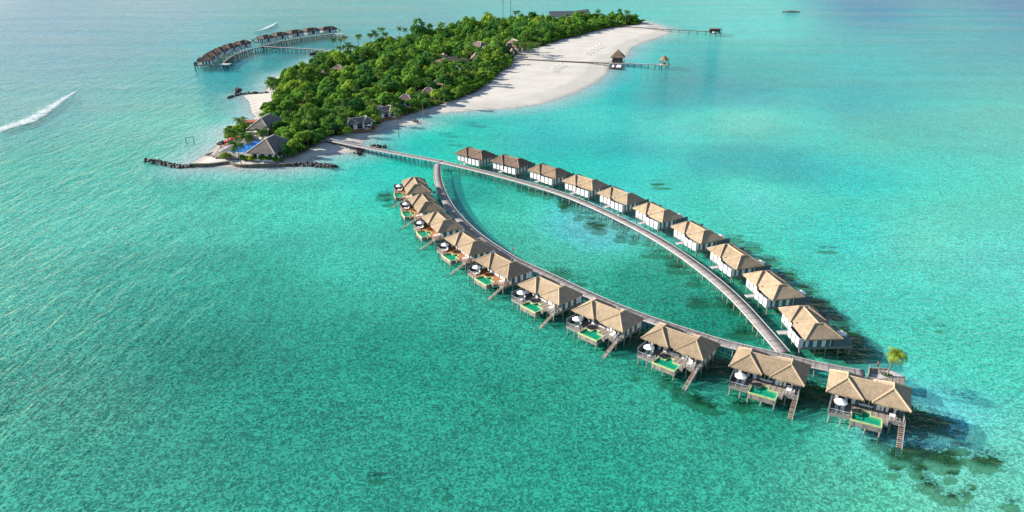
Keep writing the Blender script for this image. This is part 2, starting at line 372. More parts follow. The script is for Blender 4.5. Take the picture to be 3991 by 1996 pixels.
def blob(P, c, rx, ry, ang=0.0):
    d = P - np.array(c); ca, sa = math.cos(ang), math.sin(ang)
    u = (d[:, 0] * ca + d[:, 1] * sa) / rx; v = (-d[:, 0] * sa + d[:, 1] * ca) / ry
    return np.clip(1.45 - 1.15 * np.sqrt(u * u + v * v), 0, 1)
forest_px = [(1045, 560), (1060, 618), (1140, 622), (1200, 600), (1250, 570), (1265, 545), (1330, 540), (1400, 500), (1460, 490), (1500, 480), (1590, 452), (1660, 432), (1719, 419), (1793, 396), (1851, 373), (1875, 357), (1902, 342), (1937, 311),
             (1960, 287), (1991, 268), (2003, 235), (2020, 215), (2080, 196), (2133, 184), (2191, 161), (2249, 150), (2300, 134), (2343, 122), (2416, 109), (2494, 99), (2510, 88)]
forest = [at(*p)[:2] for p in forest_px] + [(lambda p: (p[0], p[1] + back_off(x) - 6))(at(x, y, 9.0)) for x, y in back_px] + \
         [at(*p)[:2] for p in [(1285, 205), (1276, 225), (1235, 245), (1190, 275), (1150, 290), (1110, 300), (1080, 320), (1066, 350), (1075, 390), (1050, 420), (1030, 432), (1010, 445)]]
forest = np.array(forest, float)
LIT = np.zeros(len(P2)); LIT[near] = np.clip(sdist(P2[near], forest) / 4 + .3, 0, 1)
WEED = np.zeros(len(P2))  # sea grass, plus the shade painted beside the villas
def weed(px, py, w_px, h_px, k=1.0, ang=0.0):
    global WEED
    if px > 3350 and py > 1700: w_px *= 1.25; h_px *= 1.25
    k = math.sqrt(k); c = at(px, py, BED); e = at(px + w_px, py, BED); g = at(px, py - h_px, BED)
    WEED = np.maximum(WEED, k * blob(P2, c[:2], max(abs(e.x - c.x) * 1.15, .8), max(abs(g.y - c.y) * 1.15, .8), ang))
# sea grass and coral patches seen beside the boardwalks and below the nearest villa
for a in [(2040, 742, 26, 8), (2090, 755, 40, 10), (2135, 770, 22, 8), (2200, 800, 26, 14), (2230, 815, 40, 9), (2195, 825, 16, 8), (2290, 848, 28, 7), (2255, 852, 16, 10), (2330, 875, 40, 9), (2300, 887, 22, 9), (2335, 903, 30, 12),
          (2412, 887, 32, 10), (2440, 895, 18, 8), (2420, 935, 26, 12), (2470, 945, 24, 10), (2530, 955, 20, 8), (2560, 1000, 60, 10, .8), (2630, 1030, 40, 12, .9), (2650, 1062, 50, 10, .8), (2700, 1110, 40, 9, .7), (2820, 1188, 34, 12), (2860, 1215, 30, 12), (2720, 1190, 50, 14, .6),
          (2185, 1075, 55, 12, .85, -.3), (2260, 1110, 30, 8, .8), (2900, 1310, 60, 16, .9), (2940, 1255, 40, 10, .6), (1500, 770, 36, 14, .8), (1520, 800, 30, 8, .7), (1580, 745, 26, 7, .6),
          (2600, 1500, 30, 14), (2640, 1530, 26, 10), (2700, 1560, 46, 12), (2740, 1590, 50, 14), (2790, 1610, 40, 10), (2640, 1560, 30, 8, .8), (2890, 1590, 40, 22, .9), (2930, 1560, 20, 8, .8), (2470, 1475, 40, 6, .5),
          (3420, 1740, 40, 18, .9), (3560, 1780, 90, 26), (3640, 1800, 80, 24), (3500, 1800, 40, 22), (3730, 1760, 40, 10), (3830, 1815, 52, 26), (3870, 1800, 30, 16, .9), (3480, 1852, 26, 9), (3575, 1850, 26, 14), (3610, 1905, 28, 20), (3640, 1925, 20, 14), (3700, 1875, 20, 9), (3710, 1955, 36, 14),
          (3770, 1930, 24, 12, .8), (3815, 1905, 12, 7), (3940, 1985, 30, 12), (3690, 1830, 40, 16, .8), (3480, 1580, 30, 10, .7), (3540, 1590, 30, 10, .7),
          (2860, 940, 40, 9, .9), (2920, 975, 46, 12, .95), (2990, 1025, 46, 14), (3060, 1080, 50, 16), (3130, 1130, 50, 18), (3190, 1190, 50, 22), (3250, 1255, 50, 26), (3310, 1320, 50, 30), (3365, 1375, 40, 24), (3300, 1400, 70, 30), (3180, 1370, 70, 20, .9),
          (3208, 983, 26, 5, .8), (3230, 985, 34, 6, .7), (3660, 1295, 18, 6, .9), (3220, 985, 30, 5, .7), (1480, 1880, 40, 12, .7), (1420, 1870, 14, 8, .7), (1745, 1945, 10, 5, .9), (2560, 720, 30, 5, .5), (2580, 735, 40, 5, .5)]:
    weed(*a)
for vx, vy, k_ in ((69.4, 115.5, 1.0), (53, 124, 1.0), (36.7, 133.9, .95), (22.3, 145.9, .8), (9.5, 158.8, .6), (68, 142, .9), (66, 161, .8), (61.5, 179, .6)):  # sea grass laid along the villa shadows, painting that shade darker
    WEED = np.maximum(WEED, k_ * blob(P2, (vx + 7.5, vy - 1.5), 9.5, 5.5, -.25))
WEED_SHADE_C = np.clip(WEED * 2.6 - .35, 0, 1)
# how mottled the bed is: rubble, coral and painted caustics, strong left and near, softer over sand to the right
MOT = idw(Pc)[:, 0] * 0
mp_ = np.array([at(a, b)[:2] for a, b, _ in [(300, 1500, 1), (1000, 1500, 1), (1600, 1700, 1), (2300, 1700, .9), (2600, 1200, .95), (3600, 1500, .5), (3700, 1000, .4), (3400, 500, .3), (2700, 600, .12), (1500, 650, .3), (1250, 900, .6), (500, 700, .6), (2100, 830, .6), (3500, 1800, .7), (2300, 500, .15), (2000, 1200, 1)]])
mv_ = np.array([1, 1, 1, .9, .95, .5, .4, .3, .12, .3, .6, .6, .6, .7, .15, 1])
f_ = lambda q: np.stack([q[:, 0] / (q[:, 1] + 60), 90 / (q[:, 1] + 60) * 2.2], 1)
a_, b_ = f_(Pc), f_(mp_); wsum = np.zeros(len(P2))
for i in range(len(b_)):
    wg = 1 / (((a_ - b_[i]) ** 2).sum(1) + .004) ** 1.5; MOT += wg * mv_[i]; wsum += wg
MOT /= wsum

idx = np.arange(NX * NY).reshape(NY, NX)
QUAD = np.stack([idx[:-1, :-1], idx[:-1, 1:], idx[1:, 1:], idx[1:, :-1]], -1).reshape(-1, 4)

BED_ALB = .62
GAIN = np.array([1.0, 1.0, 1.0])
depth = np.clip(-land_z / 1.3, 0, 1); depth = depth ** .8
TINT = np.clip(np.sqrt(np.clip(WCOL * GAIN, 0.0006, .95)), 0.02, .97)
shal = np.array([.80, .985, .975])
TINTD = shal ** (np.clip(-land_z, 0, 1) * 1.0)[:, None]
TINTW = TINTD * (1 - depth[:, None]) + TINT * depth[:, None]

def weed_factor(t, v, fac):
    wa = noise(t, v, .33, 5, .68, .9); wb = noise(t, v, 1.4, 4, .7, .6)
    wf = math_(t, 'ADD', math_(t, 'MULTIPLY', fac, 1.85), math_(t, 'MULTIPLY', math_(t, 'SUBTRACT', wa, .5), 2.8)); wf = math_(t, 'ADD', wf, math_(t, 'MULTIPLY', math_(t, 'SUBTRACT', wb, .5), 2.2))
    wf = ramp(t, wf, [(.5, (0, 0, 0)), (.66, (1, 1, 1))]).outputs[0]
    gate = ramp(t, fac, [(.02, (0, 0, 0)), (.2, (1, 1, 1))]).outputs[0]; return mixc(t, 1.0, wf, gate, 'MULTIPLY')

# LITTER
def bed_material():
    m, t = mat("sand_and_sea_bed")
    v = coords(t, obj=False)
    aw = t.nodes.new("ShaderNodeAttribute"); aw.attribute_name = "weed"  # sea grass, plus the shade painted beside the villas
    am = t.nodes.new("ShaderNodeAttribute"); am.attribute_name = "mottle"
    al = t.nodes.new("ShaderNodeAttribute"); al.attribute_name = "land"
    # rubble and rippled sand, with the caustic light net painted into the tone
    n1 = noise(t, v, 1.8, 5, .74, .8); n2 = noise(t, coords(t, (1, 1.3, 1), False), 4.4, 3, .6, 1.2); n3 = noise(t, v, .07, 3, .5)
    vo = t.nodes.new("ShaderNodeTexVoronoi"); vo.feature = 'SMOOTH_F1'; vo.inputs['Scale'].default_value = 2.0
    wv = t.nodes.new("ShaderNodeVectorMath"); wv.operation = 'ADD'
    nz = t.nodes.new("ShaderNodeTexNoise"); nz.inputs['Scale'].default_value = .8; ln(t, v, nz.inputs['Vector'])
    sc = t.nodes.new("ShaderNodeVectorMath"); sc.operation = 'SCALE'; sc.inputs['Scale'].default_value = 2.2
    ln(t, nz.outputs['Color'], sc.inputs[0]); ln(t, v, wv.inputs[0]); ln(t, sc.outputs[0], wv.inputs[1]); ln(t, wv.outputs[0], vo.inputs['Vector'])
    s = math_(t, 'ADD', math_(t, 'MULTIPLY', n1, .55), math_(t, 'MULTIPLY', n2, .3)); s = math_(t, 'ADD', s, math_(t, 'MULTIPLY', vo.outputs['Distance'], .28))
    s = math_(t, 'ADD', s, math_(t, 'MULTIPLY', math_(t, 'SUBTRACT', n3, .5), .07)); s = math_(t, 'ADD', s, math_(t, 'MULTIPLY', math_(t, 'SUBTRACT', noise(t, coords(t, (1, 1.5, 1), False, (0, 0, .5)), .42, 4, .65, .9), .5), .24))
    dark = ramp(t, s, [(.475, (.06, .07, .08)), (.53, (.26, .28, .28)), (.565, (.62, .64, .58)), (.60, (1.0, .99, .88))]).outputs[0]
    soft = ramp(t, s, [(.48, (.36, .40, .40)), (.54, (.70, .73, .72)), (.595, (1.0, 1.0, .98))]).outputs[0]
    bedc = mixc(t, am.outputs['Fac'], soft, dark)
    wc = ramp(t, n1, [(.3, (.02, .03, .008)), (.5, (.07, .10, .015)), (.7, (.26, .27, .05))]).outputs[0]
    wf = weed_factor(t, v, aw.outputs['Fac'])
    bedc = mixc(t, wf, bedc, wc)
    sn = noise(t, v, .05, 4, .6); sf = noise(t, coords(t, (1, 1, 1), False), .9, 4, .7)
    sm = math_(t, 'ADD', math_(t, 'MULTIPLY', sn, .7), math_(t, 'MULTIPLY', sf, .3))
    sand = ramp(t, sm, [(.35, (.465, .435, .385)), (.62, (.565, .53, .475))]).outputs[0]
    wet = mixc(t, 0.0, sand, (.90, .86, .82), 'MULTIPLY')
    aq = t.nodes.new('ShaderNodeAttribute'); aq.attribute_name = 'wet'; wet = mixc(t, math_(t, 'MULTIPLY', aq.outputs['Fac'], math_(t, 'ADD', .55, sf)), wet, (.30, .265, .225))
    alw = ramp(t, al.outputs['Fac'], [(0.0, (0, 0, 0)), (.9, (1, 1, 1))]).outputs[0]
    c = mixc(t, alw, bedc, wet)
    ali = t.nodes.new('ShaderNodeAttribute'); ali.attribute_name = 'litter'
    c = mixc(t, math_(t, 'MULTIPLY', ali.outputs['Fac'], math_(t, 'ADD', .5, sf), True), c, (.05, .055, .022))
    d = nd(t, "ShaderNodeBsdfDiffuse"); ln(t, c, d.inputs[0])
    bp = nd(t, "ShaderNodeBump"); bp.inputs['Strength'].default_value = .25; bp.inputs['Distance'].default_value = .3
    ln(t, sf, bp.inputs['Height']); ln(t, bp.outputs[0], d.inputs['Normal'])
    o = nd(t, "ShaderNodeOutputMaterial"); ln(t, d.outputs[0], o.inputs[0]); return m
M['bed'] = bed_material()

def water_material():
    m, t = mat("lagoon_water")
    at_ = t.nodes.new("ShaderNodeAttribute"); at_.attribute_name = "tint"
    ac = t.nodes.new("ShaderNodeAttribute"); ac.attribute_name = "scatter"  # water colour, sky reflection included
    v = coords(t, obj=False)
    # wind waves and a long low swell running in from the left
    asw = t.nodes.new('ShaderNodeAttribute'); asw.attribute_name = 'swell'
    h1 = noise(t, coords(t, (1.0, .42, 1), False, (0, 0, R(8))), .42, 4, .62, .5); h2 = noise(t, coords(t, (.17, .05, 1), False, (0, 0, R(4))), 1.0, 4, .55, .9); h3 = noise(t, v, 1.3, 2, .5)
    h4 = noise(t, coords(t, (1, 1.8, 1), False, (0, 0, R(20))), .33, 4, .6, .4)
    hl = math_(t, 'ADD', math_(t, 'MULTIPLY', h1, 1.15), math_(t, 'MULTIPLY', h2, 1.6))
    hr = math_(t, 'MULTIPLY', h4, .9)
    hm = t.nodes.new('ShaderNodeMix'); ln(t, asw.outputs['Fac'], hm.inputs[0]); ln(t, hr, hm.inputs[2]); ln(t, hl, hm.inputs[3])
    h = math_(t, 'ADD', hm.outputs[0], math_(t, 'MULTIPLY', h3, .22))
    bp = nd(t, "ShaderNodeBump"); bp.inputs['Strength'].default_value = 1.0; bp.inputs['Distance'].default_value = .55; ln(t, h, bp.inputs['Height'])
    tr = nd(t, "ShaderNodeBsdfTransparent"); ln(t, at_.outputs['Color'], tr.inputs[0])
    aw = t.nodes.new('ShaderNodeAttribute'); aw.attribute_name = 'weed'; wf = ramp(t, aw.outputs['Fac'], [(.1, (0, 0, 0)), (.75, (.9, .9, .9))]).outputs[0]  # surface darkens over sea grass and over the painted villa shade
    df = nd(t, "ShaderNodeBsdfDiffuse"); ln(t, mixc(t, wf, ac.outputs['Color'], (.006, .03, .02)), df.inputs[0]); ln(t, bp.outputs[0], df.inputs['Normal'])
    mx = nd(t, "ShaderNodeMixShader"); ln(t, ac.outputs['Alpha'], mx.inputs[0]); mx.inputs[0].default_value = .22
    for l in list(mx.inputs[0].links): t.links.remove(l)
    mx.inputs[0].default_value = .19
    ln(t, tr.outputs[0], mx.inputs[1]); ln(t, df.outputs[0], mx.inputs[2])
    gl = nd(t, "ShaderNodeBsdfGlossy"); gl.inputs['Roughness'].default_value = .07; ln(t, bp.outputs[0], gl.inputs['Normal'])
    fr = nd(t, "ShaderNodeFresnel"); fr.inputs['IOR'].default_value = 1.33; ln(t, bp.outputs[0], fr.inputs['Normal'])
    m2 = nd(t, "ShaderNodeMixShader"); sl = noise(t, coords(t, (.004, .02, 1), False, (0, 0, R(8))), 1.0, 5, .6, .5)
    sl = ramp(t, sl, [(.35, (.42, .42, .42)), (.65, (.6, .6, .6))]).outputs[0]
    ln(t, math_(t, 'MULTIPLY', fr.outputs[0], sl), m2.inputs[0]); ln(t, mx.outputs[0], m2.inputs[1]); ln(t, gl.outputs[0], m2.inputs[2])
    o = nd(t, "ShaderNodeOutputMaterial"); ln(t, m2.outputs[0], o.inputs[0]); return m
M['water'] = water_material()

ZB = land_z.copy()
fz = ZB[QUAD].max(1)
landq = QUAD[fz > -.45]; bedq = QUAD[fz <= -.45]
def sub_mesh(name, q, z, mat_, attrs):
    u, inv = np.unique(q, return_inverse=True)
    return np_mesh(name, np.stack([P2[u, 0], P2[u, 1], z[u]], 1), inv.reshape(q.shape), mat_, {k: a[u] for k, a in attrs.items()}, smooth=True)
landmix = np.clip((ZB + .16) / .22, 0, 1)
A = dict(litter=LIT, weed=WEED, mottle=MOT * np.clip(depth * 2 - .8, 0, 1), land=landmix, wet=np.clip(1 - np.abs(ZB - .02 - .1 * vnoise(P2, 18, 55)) / .13, 0, 1) * .7)  # weed: sea grass plus the painted villa shade
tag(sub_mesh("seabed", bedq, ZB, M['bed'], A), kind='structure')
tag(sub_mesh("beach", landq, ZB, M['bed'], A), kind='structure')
wq = QUAD[ZB[QUAD].min(1) < .12]
SCAT_SKY = np.clip(WCOL * .85, 0, .9) * depth[:, None] ** 1.5 + np.array([.50, .68, .65]) * (1 - depth[:, None] ** 1.5) * .8
tag(sub_mesh("water", wq, np.zeros(len(P2)), M['water'], dict(tint=TINTW, scatter=SCAT_SKY, weed=WEED, swell=np.clip((-25 - P2[:, 0] + .12 * (P2[:, 1] - 150)) / 70, 0, 1))), kind='structure')  # scatter includes the sky reflection, weed the painted villa shade

def ground_z(x, y):
    sd = sdist(np.array([[x, y]], float), shore)[0]
    return float(min(sd * .09, 1.25) + np.clip(sd - 14, 0, 60) * .004) if sd > 0 else float(max(sd * .055, BED))

# ------------------------------------------------------------------ boardwalks
def smooth_path(pts, step=1.0, it=3):
    P = [Vector(p) for p in pts]
    for _ in range(it):
        Q = [P[0]]
        for a, b in zip(P[:-1], P[1:]): Q += [a * .75 + b * .25, a * .25 + b * .75]
        P = Q + [P[-1]]
    out = [P[0]]; acc = 0
    L = [0.0]
    for a, b in zip(P[:-1], P[1:]): L.append(L[-1] + (b - a).length)
    n = max(2, int(L[-1] / step)); res = []
    j = 0
    for k in range(n + 1):
        s = L[-1] * k / n
        while j < len(L) - 2 and L[j + 1] < s: j += 1
        f = (s - L[j]) / max(1e-6, L[j + 1] - L[j]); res.append(P[j].lerp(P[j + 1], min(1, f)))
    return res, L[-1]
STILT_ME = {}
def stilt_mesh(r, h, below, m, n=6):
    key = (r, round(h, 1), below, m.name)
    if key not in STILT_ME:
        b = MB(); b.bar((0, 0, -below), (0, 0, h), r, r * .95, n)
        me = bpy.data.meshes.new("stilt"); me.from_pydata(b.v, [], b.f); me.materials.append(m); STILT_ME[key] = me
    return STILT_ME[key]
def stilt(parent, x, y, r, h, below, m):
    o = bpy.data.objects.new("stilt", stilt_mesh(r, h, below, m)); COL.objects.link(o); o.parent = parent; o.location = (x, y, 0); return o

def boardwalk(name, label, pts, width, z, walk_mat, kerb=True, pitch=3.2, stilt_r=.15, stilt_mat=None, below=2.0, both=True, thick=.34, kerb_mat=None, skip=0, group=None, kerb_w=.09):
    path, L = smooth_path([Vector((p[0], p[1], 0)) for p in pts], 1.2)
    org = path[0].copy(); root = thing(name, label, "boardwalk", (org.x, org.y, 0), 0, group)
    T = []
    for i, p in enumerate(path):
        d = (path[min(i + 1, len(path) - 1)] - path[max(i - 1, 0)]).normalized(); T.append(Vector((-d.y, d.x, 0)))
    zz = z if callable(z) else (lambda s: z)
    def strip(nm, o0, o1, t0, t1, mt):
        V = []; F = []; al = []
        s = 0
        for i, p in enumerate(path):
            if i: s += (path[i] - path[i - 1]).length
            a = p - org + T[i] * o0; b = p - org + T[i] * o1; h = zz(s / L)
            V += [(a.x, a.y, h + t1), (b.x, b.y, h + t1), (a.x, a.y, h + t0), (b.x, b.y, h + t0)]; al += [s] * 4
            if i:
                k = 4 * i; j = k - 4
                F += [(j, k, k + 1, j + 1), (j + 2, j + 3, k + 3, k + 2), (j, j + 2, k + 2, k), (j + 1, k + 1, k + 3, j + 3)]
        F += [(0, 1, 3, 2), (4 * len(path) - 4, 4 * len(path) - 2, 4 * len(path) - 1, 4 * len(path) - 3)]
        return np_mesh(nm, np.array(V), np.array(F), mt, dict(along=np.array(al)), root)
    strip("deck", -width / 2, width / 2, -.12, 0, walk_mat)
    strip("beam", -width / 2 + .25, -width / 2 + .5, -thick, -.13, M['stilt_dark']); strip("beam", width / 2 - .5, width / 2 - .25, -thick, -.13, M['stilt_dark'])
    if kerb:
        km = kerb_mat or M['kerb']
        strip("kerb", -width / 2 - .02, -width / 2 + kerb_w, -.34, .09, km); strip("kerb", width / 2 - kerb_w, width / 2 + .02, -.34, .09, km)
    s = 0; nxt = pitch * .5
    sm = stilt_mat or M['stilt']
    for i in range(1, len(path)):
        s += (path[i] - path[i - 1]).length
        if s >= nxt and s < L - .5:
            nxt += pitch
            for sd in ((-1, 1) if both else (-1,)):
                q = path[i] - org + T[i] * sd * (width / 2 - .32)
                h = zz(s / L) - .14
                stilt(root, q.x, q.y, stilt_r, h, below, sm)
    return root, path

ZW = 2.3
jetty_px = [(1267, 541), (1314, 551), (1367, 562), (1430, 575), (1517, 592), (1617, 610), (1706, 627), (1722, 630.5)]
upper_px = [(1722, 630.5), (1760, 640), (1801, 649), (1938, 682), (2077, 719.5), (2219, 764), (2351, 821), (2490, 890), (2611, 959), (2745, 1054), (2875, 1166), (2995, 1302), (3056, 1374)]
lower_px = [(1708, 638), (1704, 650), (1704, 689), (1713, 724), (1729, 762.5), (1752, 805), (1787, 848), (1830, 891), (1872.5, 925.5), (1919, 958.5), (1966, 988), (2016, 1019), (2079, 1046),
            (2164, 1086), (2262, 1133), (2349, 1172), (2437, 1208), (2531, 1244), (2664, 1288), (2784, 1326), (2891, 1354), (3011, 1381), (3100, 1403), (3194.5, 1425), (3288, 1444), (3372, 1458)]
W3 = lambda L, z=ZW: [at(a, b, z) for a, b in L]
boardwalk("jetty_boardwalk", "straight grey plank jetty running from the island past the dark rocks to the boardwalk fork", W3(jetty_px), 2.9, ZW, M['walk'], pitch=2.6, kerb_w=.1, stilt_mat=M['stilt_dark'])
_, UP = boardwalk("curved_boardwalk", "long white kerbed plank boardwalk passing the entrances of the upper villa row", W3(upper_px), 2.9, ZW - .004, M['walk'], pitch=3.35)
_, LOW = boardwalk("curved_boardwalk", "curving plank boardwalk behind the green pool villas, ending at the palm platform", W3(lower_px), 2.9, ZW - .008, M['walk'], pitch=3.5)

# ------------------------------------------------------------------ overwater villas
def hip_wing(b, x0, x1, y0, y1, ze, zr, ry, th=.3, rng=random):
    xm = (x0 + x1) / 2; ym = (y0 + y1) / 2
    b.add([(x0, y0, ze), (x1, y0, ze), (x1, y1, ze), (x0, y1, ze), (xm, ym - ry, zr), (xm, ym + ry, zr)],
          [(0, 1, 4), (1, 2, 5, 4), (2, 3, 5), (3, 0, 4, 5)])
    b.add([(x0 + .1, y0 + .1, ze - th * .6), (x1 - .1, y0 + .1, ze - th * .6), (x1 - .1, y1 - .1, ze - th * .6), (x0 + .1, y1 - .1, ze - th * .6)], [(0, 3, 2, 1)])
    fringe(b, [(x0, y0), (x1, y0), (x1, y1), (x0, y1)], ze, th)
def fringe(b, poly, ze, th, closed=True, step=.22):
    for i in range(len(poly) if closed else len(poly) - 1):
        p = Vector(poly[i]); q = Vector(poly[(i + 1) % len(poly)]); n = max(2, int((q - p).length / step))
        dn = Vector((-(q - p).y, (q - p).x)).normalized() * -.06
        vs = []; fs = []
        for k in range(n + 1):
            c = p.lerp(q, k / n); d = th * (.55 + .75 * random.random())
            vs += [(c.x, c.y, ze), (c.x + dn.x * random.random(), c.y + dn.y * random.random(), ze - d)]
            if k: fs.append((2 * k - 2, 2 * k - 1, 2 * k + 1, 2 * k))
        b.add(vs, fs)

XO, XI, YO, ZE, ZR, RY = 7.37, .75, 4.23, 4.9, 7.0, 1.0
XM = (XO + XI) / 2
def villa_roof(parent, tm, cm):
    b = MB()
    for s in (-1, 1):
        x0, x1 = (-XO, -XI) if s < 0 else (XI, XO)
        hip_wing(b, x0, x1, -YO, YO, ZE, ZR, RY)
    ye = 3.62
    b.add([(-XM, -ye, ZE + .08), (XM, -ye, ZE + .08), (XM, 0, ZR - .1), (-XM, 0, ZR - .1), (-XM, ye, ZE + .08), (XM, ye, ZE + .08)], [(0, 1, 2, 3), (3, 2, 5, 4)])
    fringe(b, [(-XI - .2, -ye), (XI + .2, -ye)], ZE + .08, .3, False); fringe(b, [(XI + .2, ye), (-XI - .2, ye)], ZE + .08, .3, False)
    r = b.build("thatched_roof", tm, parent)
    c = MB()
    for s in (-1, 1):
        xm = s * XM
        c.bar((xm, -RY - .1, ZR), (xm, RY + .1, ZR), .2, .2, 6)
        for ex in (s * XO, s * XI):
            for sy in (-1, 1): c.bar((ex, sy * YO, ZE - .03), (xm, sy * RY, ZR), .17, .2, 6)
    c.bar((-XM, 0, ZR - .12), (XM, 0, ZR - .12), .2, .2, 6)
    c.build("ridge_cap", cm, r)
    return r

def wall_run(b, axis, c, a0, a1, z0, z1, t=.12):
    """thin vertical wall slab: axis 'x' runs along x at y=c"""
    return b.box(a0, a1, c - t / 2, c + t / 2, z0, z1) if axis == 'x' else b.box(c - t / 2, c + t / 2, a0, a1, z0, z1)

def railing(parent, pts, z, h=.95, m=None):
    b = MB()
    for p, q in zip(pts[:-1], pts[1:]):
        p = Vector((*p, 0)); q = Vector((*q, 0)); n = max(1, round((q - p).length / 1.25))
        for k in range(n + 1):
            c = p.lerp(q, k / n); b.box(c.x - .045, c.x + .045, c.y - .045, c.y + .045, z, z + h)
        for zz, r in ((h, .055), (h * .55, .025), (h * .28, .025)): b.bar((p.x, p.y, z + zz), (q.x, q.y, z + zz), r, r, 4)
    return b.build("railing", m or M['kerb'], parent)

def make_villa(enc, full):
    """enc: side (-1/+1) of the walled open-air bathroom; full: with pool deck details (facing -y)"""
    rt = thing("overwater_villa", "villa", "villa", (0, 0, 0), 0)
    villa_roof(rt, M['thatch'], M['cap'])
    zt = 5.35; ZD = 2.3
    XL, XR, YF, YB = -6.15, 6.4, -2.3, 3.45
    # outer walls, a slot for the entrance in the middle of the back
    def wr(*a): wall_run(MB(), *a).build('wall', M['grey_wall'], rt)
    wr('y', XL, YF, YB, ZD, zt); wr('y', XR, YF, YB, ZD, zt)
    for a0, a1 in ((XL + .06, -5.7), (-2.75, -1.25), (1.25, 2.5), (5.5, XR - .06)): wr('x', YF, a0, a1, ZD, zt)
    wall_run(MB(), 'x', YF + .25, -1.25, 1.25, ZD, ZD + .5).build('window_wall', M['white'], rt); wall_run(MB(), 'x', YF + .25, -1.25, 1.25, 4.48, zt + .3).build('window_wall', M['grey_wall'], rt)
    for a0, a1 in ((XL + .06, -.55), (1.25, XR - .06)): wr('x', YB, a0, a1, ZD, zt)
    wr('x', YB - 1.1, -.55, 1.25, ZD, zt); wr('y', -.55, YB - 1.04, YB - .06, ZD, zt); wr('y', 1.25, YB - 1.04, YB - .06, ZD, zt)
    # white wall panels
    def panel(x0, x1, y0, y1, z0=ZD + .02, z1=zt): return MB().box(x0, x1, y0, y1, z0, z1).build("wall_panel", M['white'], rt)
    for y0, y1 in ((-2.33, -2.16), (-1.1, -.25), (.85, 1.7)):
        panel(XL - .10, XL - .062, y0, y1); panel(XR + .062, XR + .10, y0, y1)
    panel(XR + .062, XR + .10, 2.8, 3.5); panel(XL - .10, XL - .062, 2.75, 3.48)
    for x0, x1 in ((-2.6, -1.95), (1.8, 2.45)): panel(x0, x1, YF - .10, YF - .062)
    e0, e1 = (-5.95, -.6) if enc < 0 else (1.3, 6.25)
    o0, o1 = (1.3, 6.25) if enc < 0 else (-5.95, -.6)
    # the open-topped bathroom behind one wing, three white panels to the back
    ye = YB + 1.45
    eb = MB(); t = .14
    eb.box(e0, e0 + t, YB + .08, ye, ZD - .25, 4.35); eb.box(e1 - t, e1, YB + .08, ye, ZD - .25, 4.35)
    eb.box(e0 + t, e1 - t, ye - t, ye - .04, ZD - .25, 4.35)
    en = eb.build("bathroom_enclosure", M['grey_wall'], rt)
    W = e1 - e0; pw = W * .27
    for k in range(3):
        a = e0 - .02 + (W + .04 - pw) * k / 2
        MB().box(a, a + pw, ye - .03, ye + .03, ZD - .25, 4.38).build("wall_panel", M['white'], en)
    MB().box((e1 if enc > 0 else e0) - .03, (e1 if enc > 0 else e0) + .03, YB + .3, ye - .1, ZD - .25, 4.38).build("wall_panel", M['white'], en)
    MB().box((e0 if enc > 0 else e1) - .03, (e0 if enc > 0 else e1) + .03, YB + .1, ye - .1, ZD - .25, 4.38).build("wall_panel", M['white'], en)
    MB().box(e0 + .2, e1 - .2, YB + .1, ye - .2, ZD + .05, ZD + .12).build("floor", M['frame'], en)
    MB().box(e0 + W * .45, e1 - W * .1, YB + .2, YB + .75, ZD + .12, ZD + .9).build("bathtub", M['white'], en)
    W = o1 - o0; pw = W * .26
    for k in range(3):
        a = o0 + (W - pw) * k / 2
        panel(a, a + pw, YB + .062, YB + .10, ZD - .2, zt)
    MB().box(-.4, 1.1, YB - 1.03, YB - .98, ZD, 4.4).build("door", M['door'], rt)
    # glazing towards the pool
    for x0, x1, nm in ((-5.7, -2.75, "sliding_door"), (2.5, 5.5, "sliding_door"), (-1.25, 1.25, "window")):
        z0 = ZD if nm != "window" else ZD + .5; yy = YF if nm != "window" else YF + .25; z1 = 4.35
        fr = MB(); fr.box(x0, x1, yy - .05, yy + .05, z1, z1 + .12); n = 4 if nm != "window" else 3
        for k in range(n + 1):
            a = x0 + (x1 - x0) * k / n; fr.box(max(x0, a - .04), min(x1, a + .04), yy - .05, yy + .05, z0, z1)
        if nm == "window": fr.box(x0 - .05, x1 + .05, yy - .25, yy - .06, z0 - .12, z0)
        f = fr.build(nm, M['white'] if nm == "window" else M['grey_wall'], rt)
        MB().box(x0 + .03, x1 - .03, yy - .012, yy + .012, z0 + .02, z1 - .02).build("pane", M['glass'], f)
        if nm == "sliding_door":
            for a, c in ((x0 + .1, x0 + .75), (x1 - 1.1, x1 - .55)) if x0 < 0 else ((x0 + .1, x0 + .6), (x0 + .9, x0 + 1.35), (x1 - .8, x1 - .3)):
                MB().box(a, c, yy - .045, yy - .02, z0 + .05, z1 - .05).build("curtain", M['white'], f)
    # floor, edge beam
    fb = MB(); fb.box(XL - .02, XR + .02, YF + .02, ye - .02 if False else YB + .02, ZD - .2, ZD - .02); fb.build("floor", M['frame'], rt)
    bm = MB()
    for x in (XL, XR): bm.box(x - .13, x + .13, -7.2 if x < 0 else -4.95, YB + (1.3 if enc * x > 0 else 0), ZD - .62, ZD - .21)
    bm.box(XL + .14, XR - .14, YB - .2, YB + .05, ZD - .55, ZD - .21)
    bm.build("floor_beam", M['frame'], rt)
    # pool deck: lounge part, middle part around the pool, dining part
    dk = MB()
    dk.box(XL - .1, -2.42, -7.25, YF - .07, ZD - .16, ZD); dk.box(-2.42, -.5, -4.95, YF - .07, ZD - .16, ZD - .003); dk.box(-.5, .95, -3.75, YF - .07, ZD - .16, ZD)
    dk.box(.95, 3.05, -4.95, YF - .07, ZD - .16, ZD - .003); dk.box(3.05, 4.0, -6.3, YF - .07, ZD - .16, ZD); dk.box(4.0, XR + .15, -4.98, YF - .07, ZD - .16, ZD - .003)
    d = dk.build("deck", M['deck'], rt)
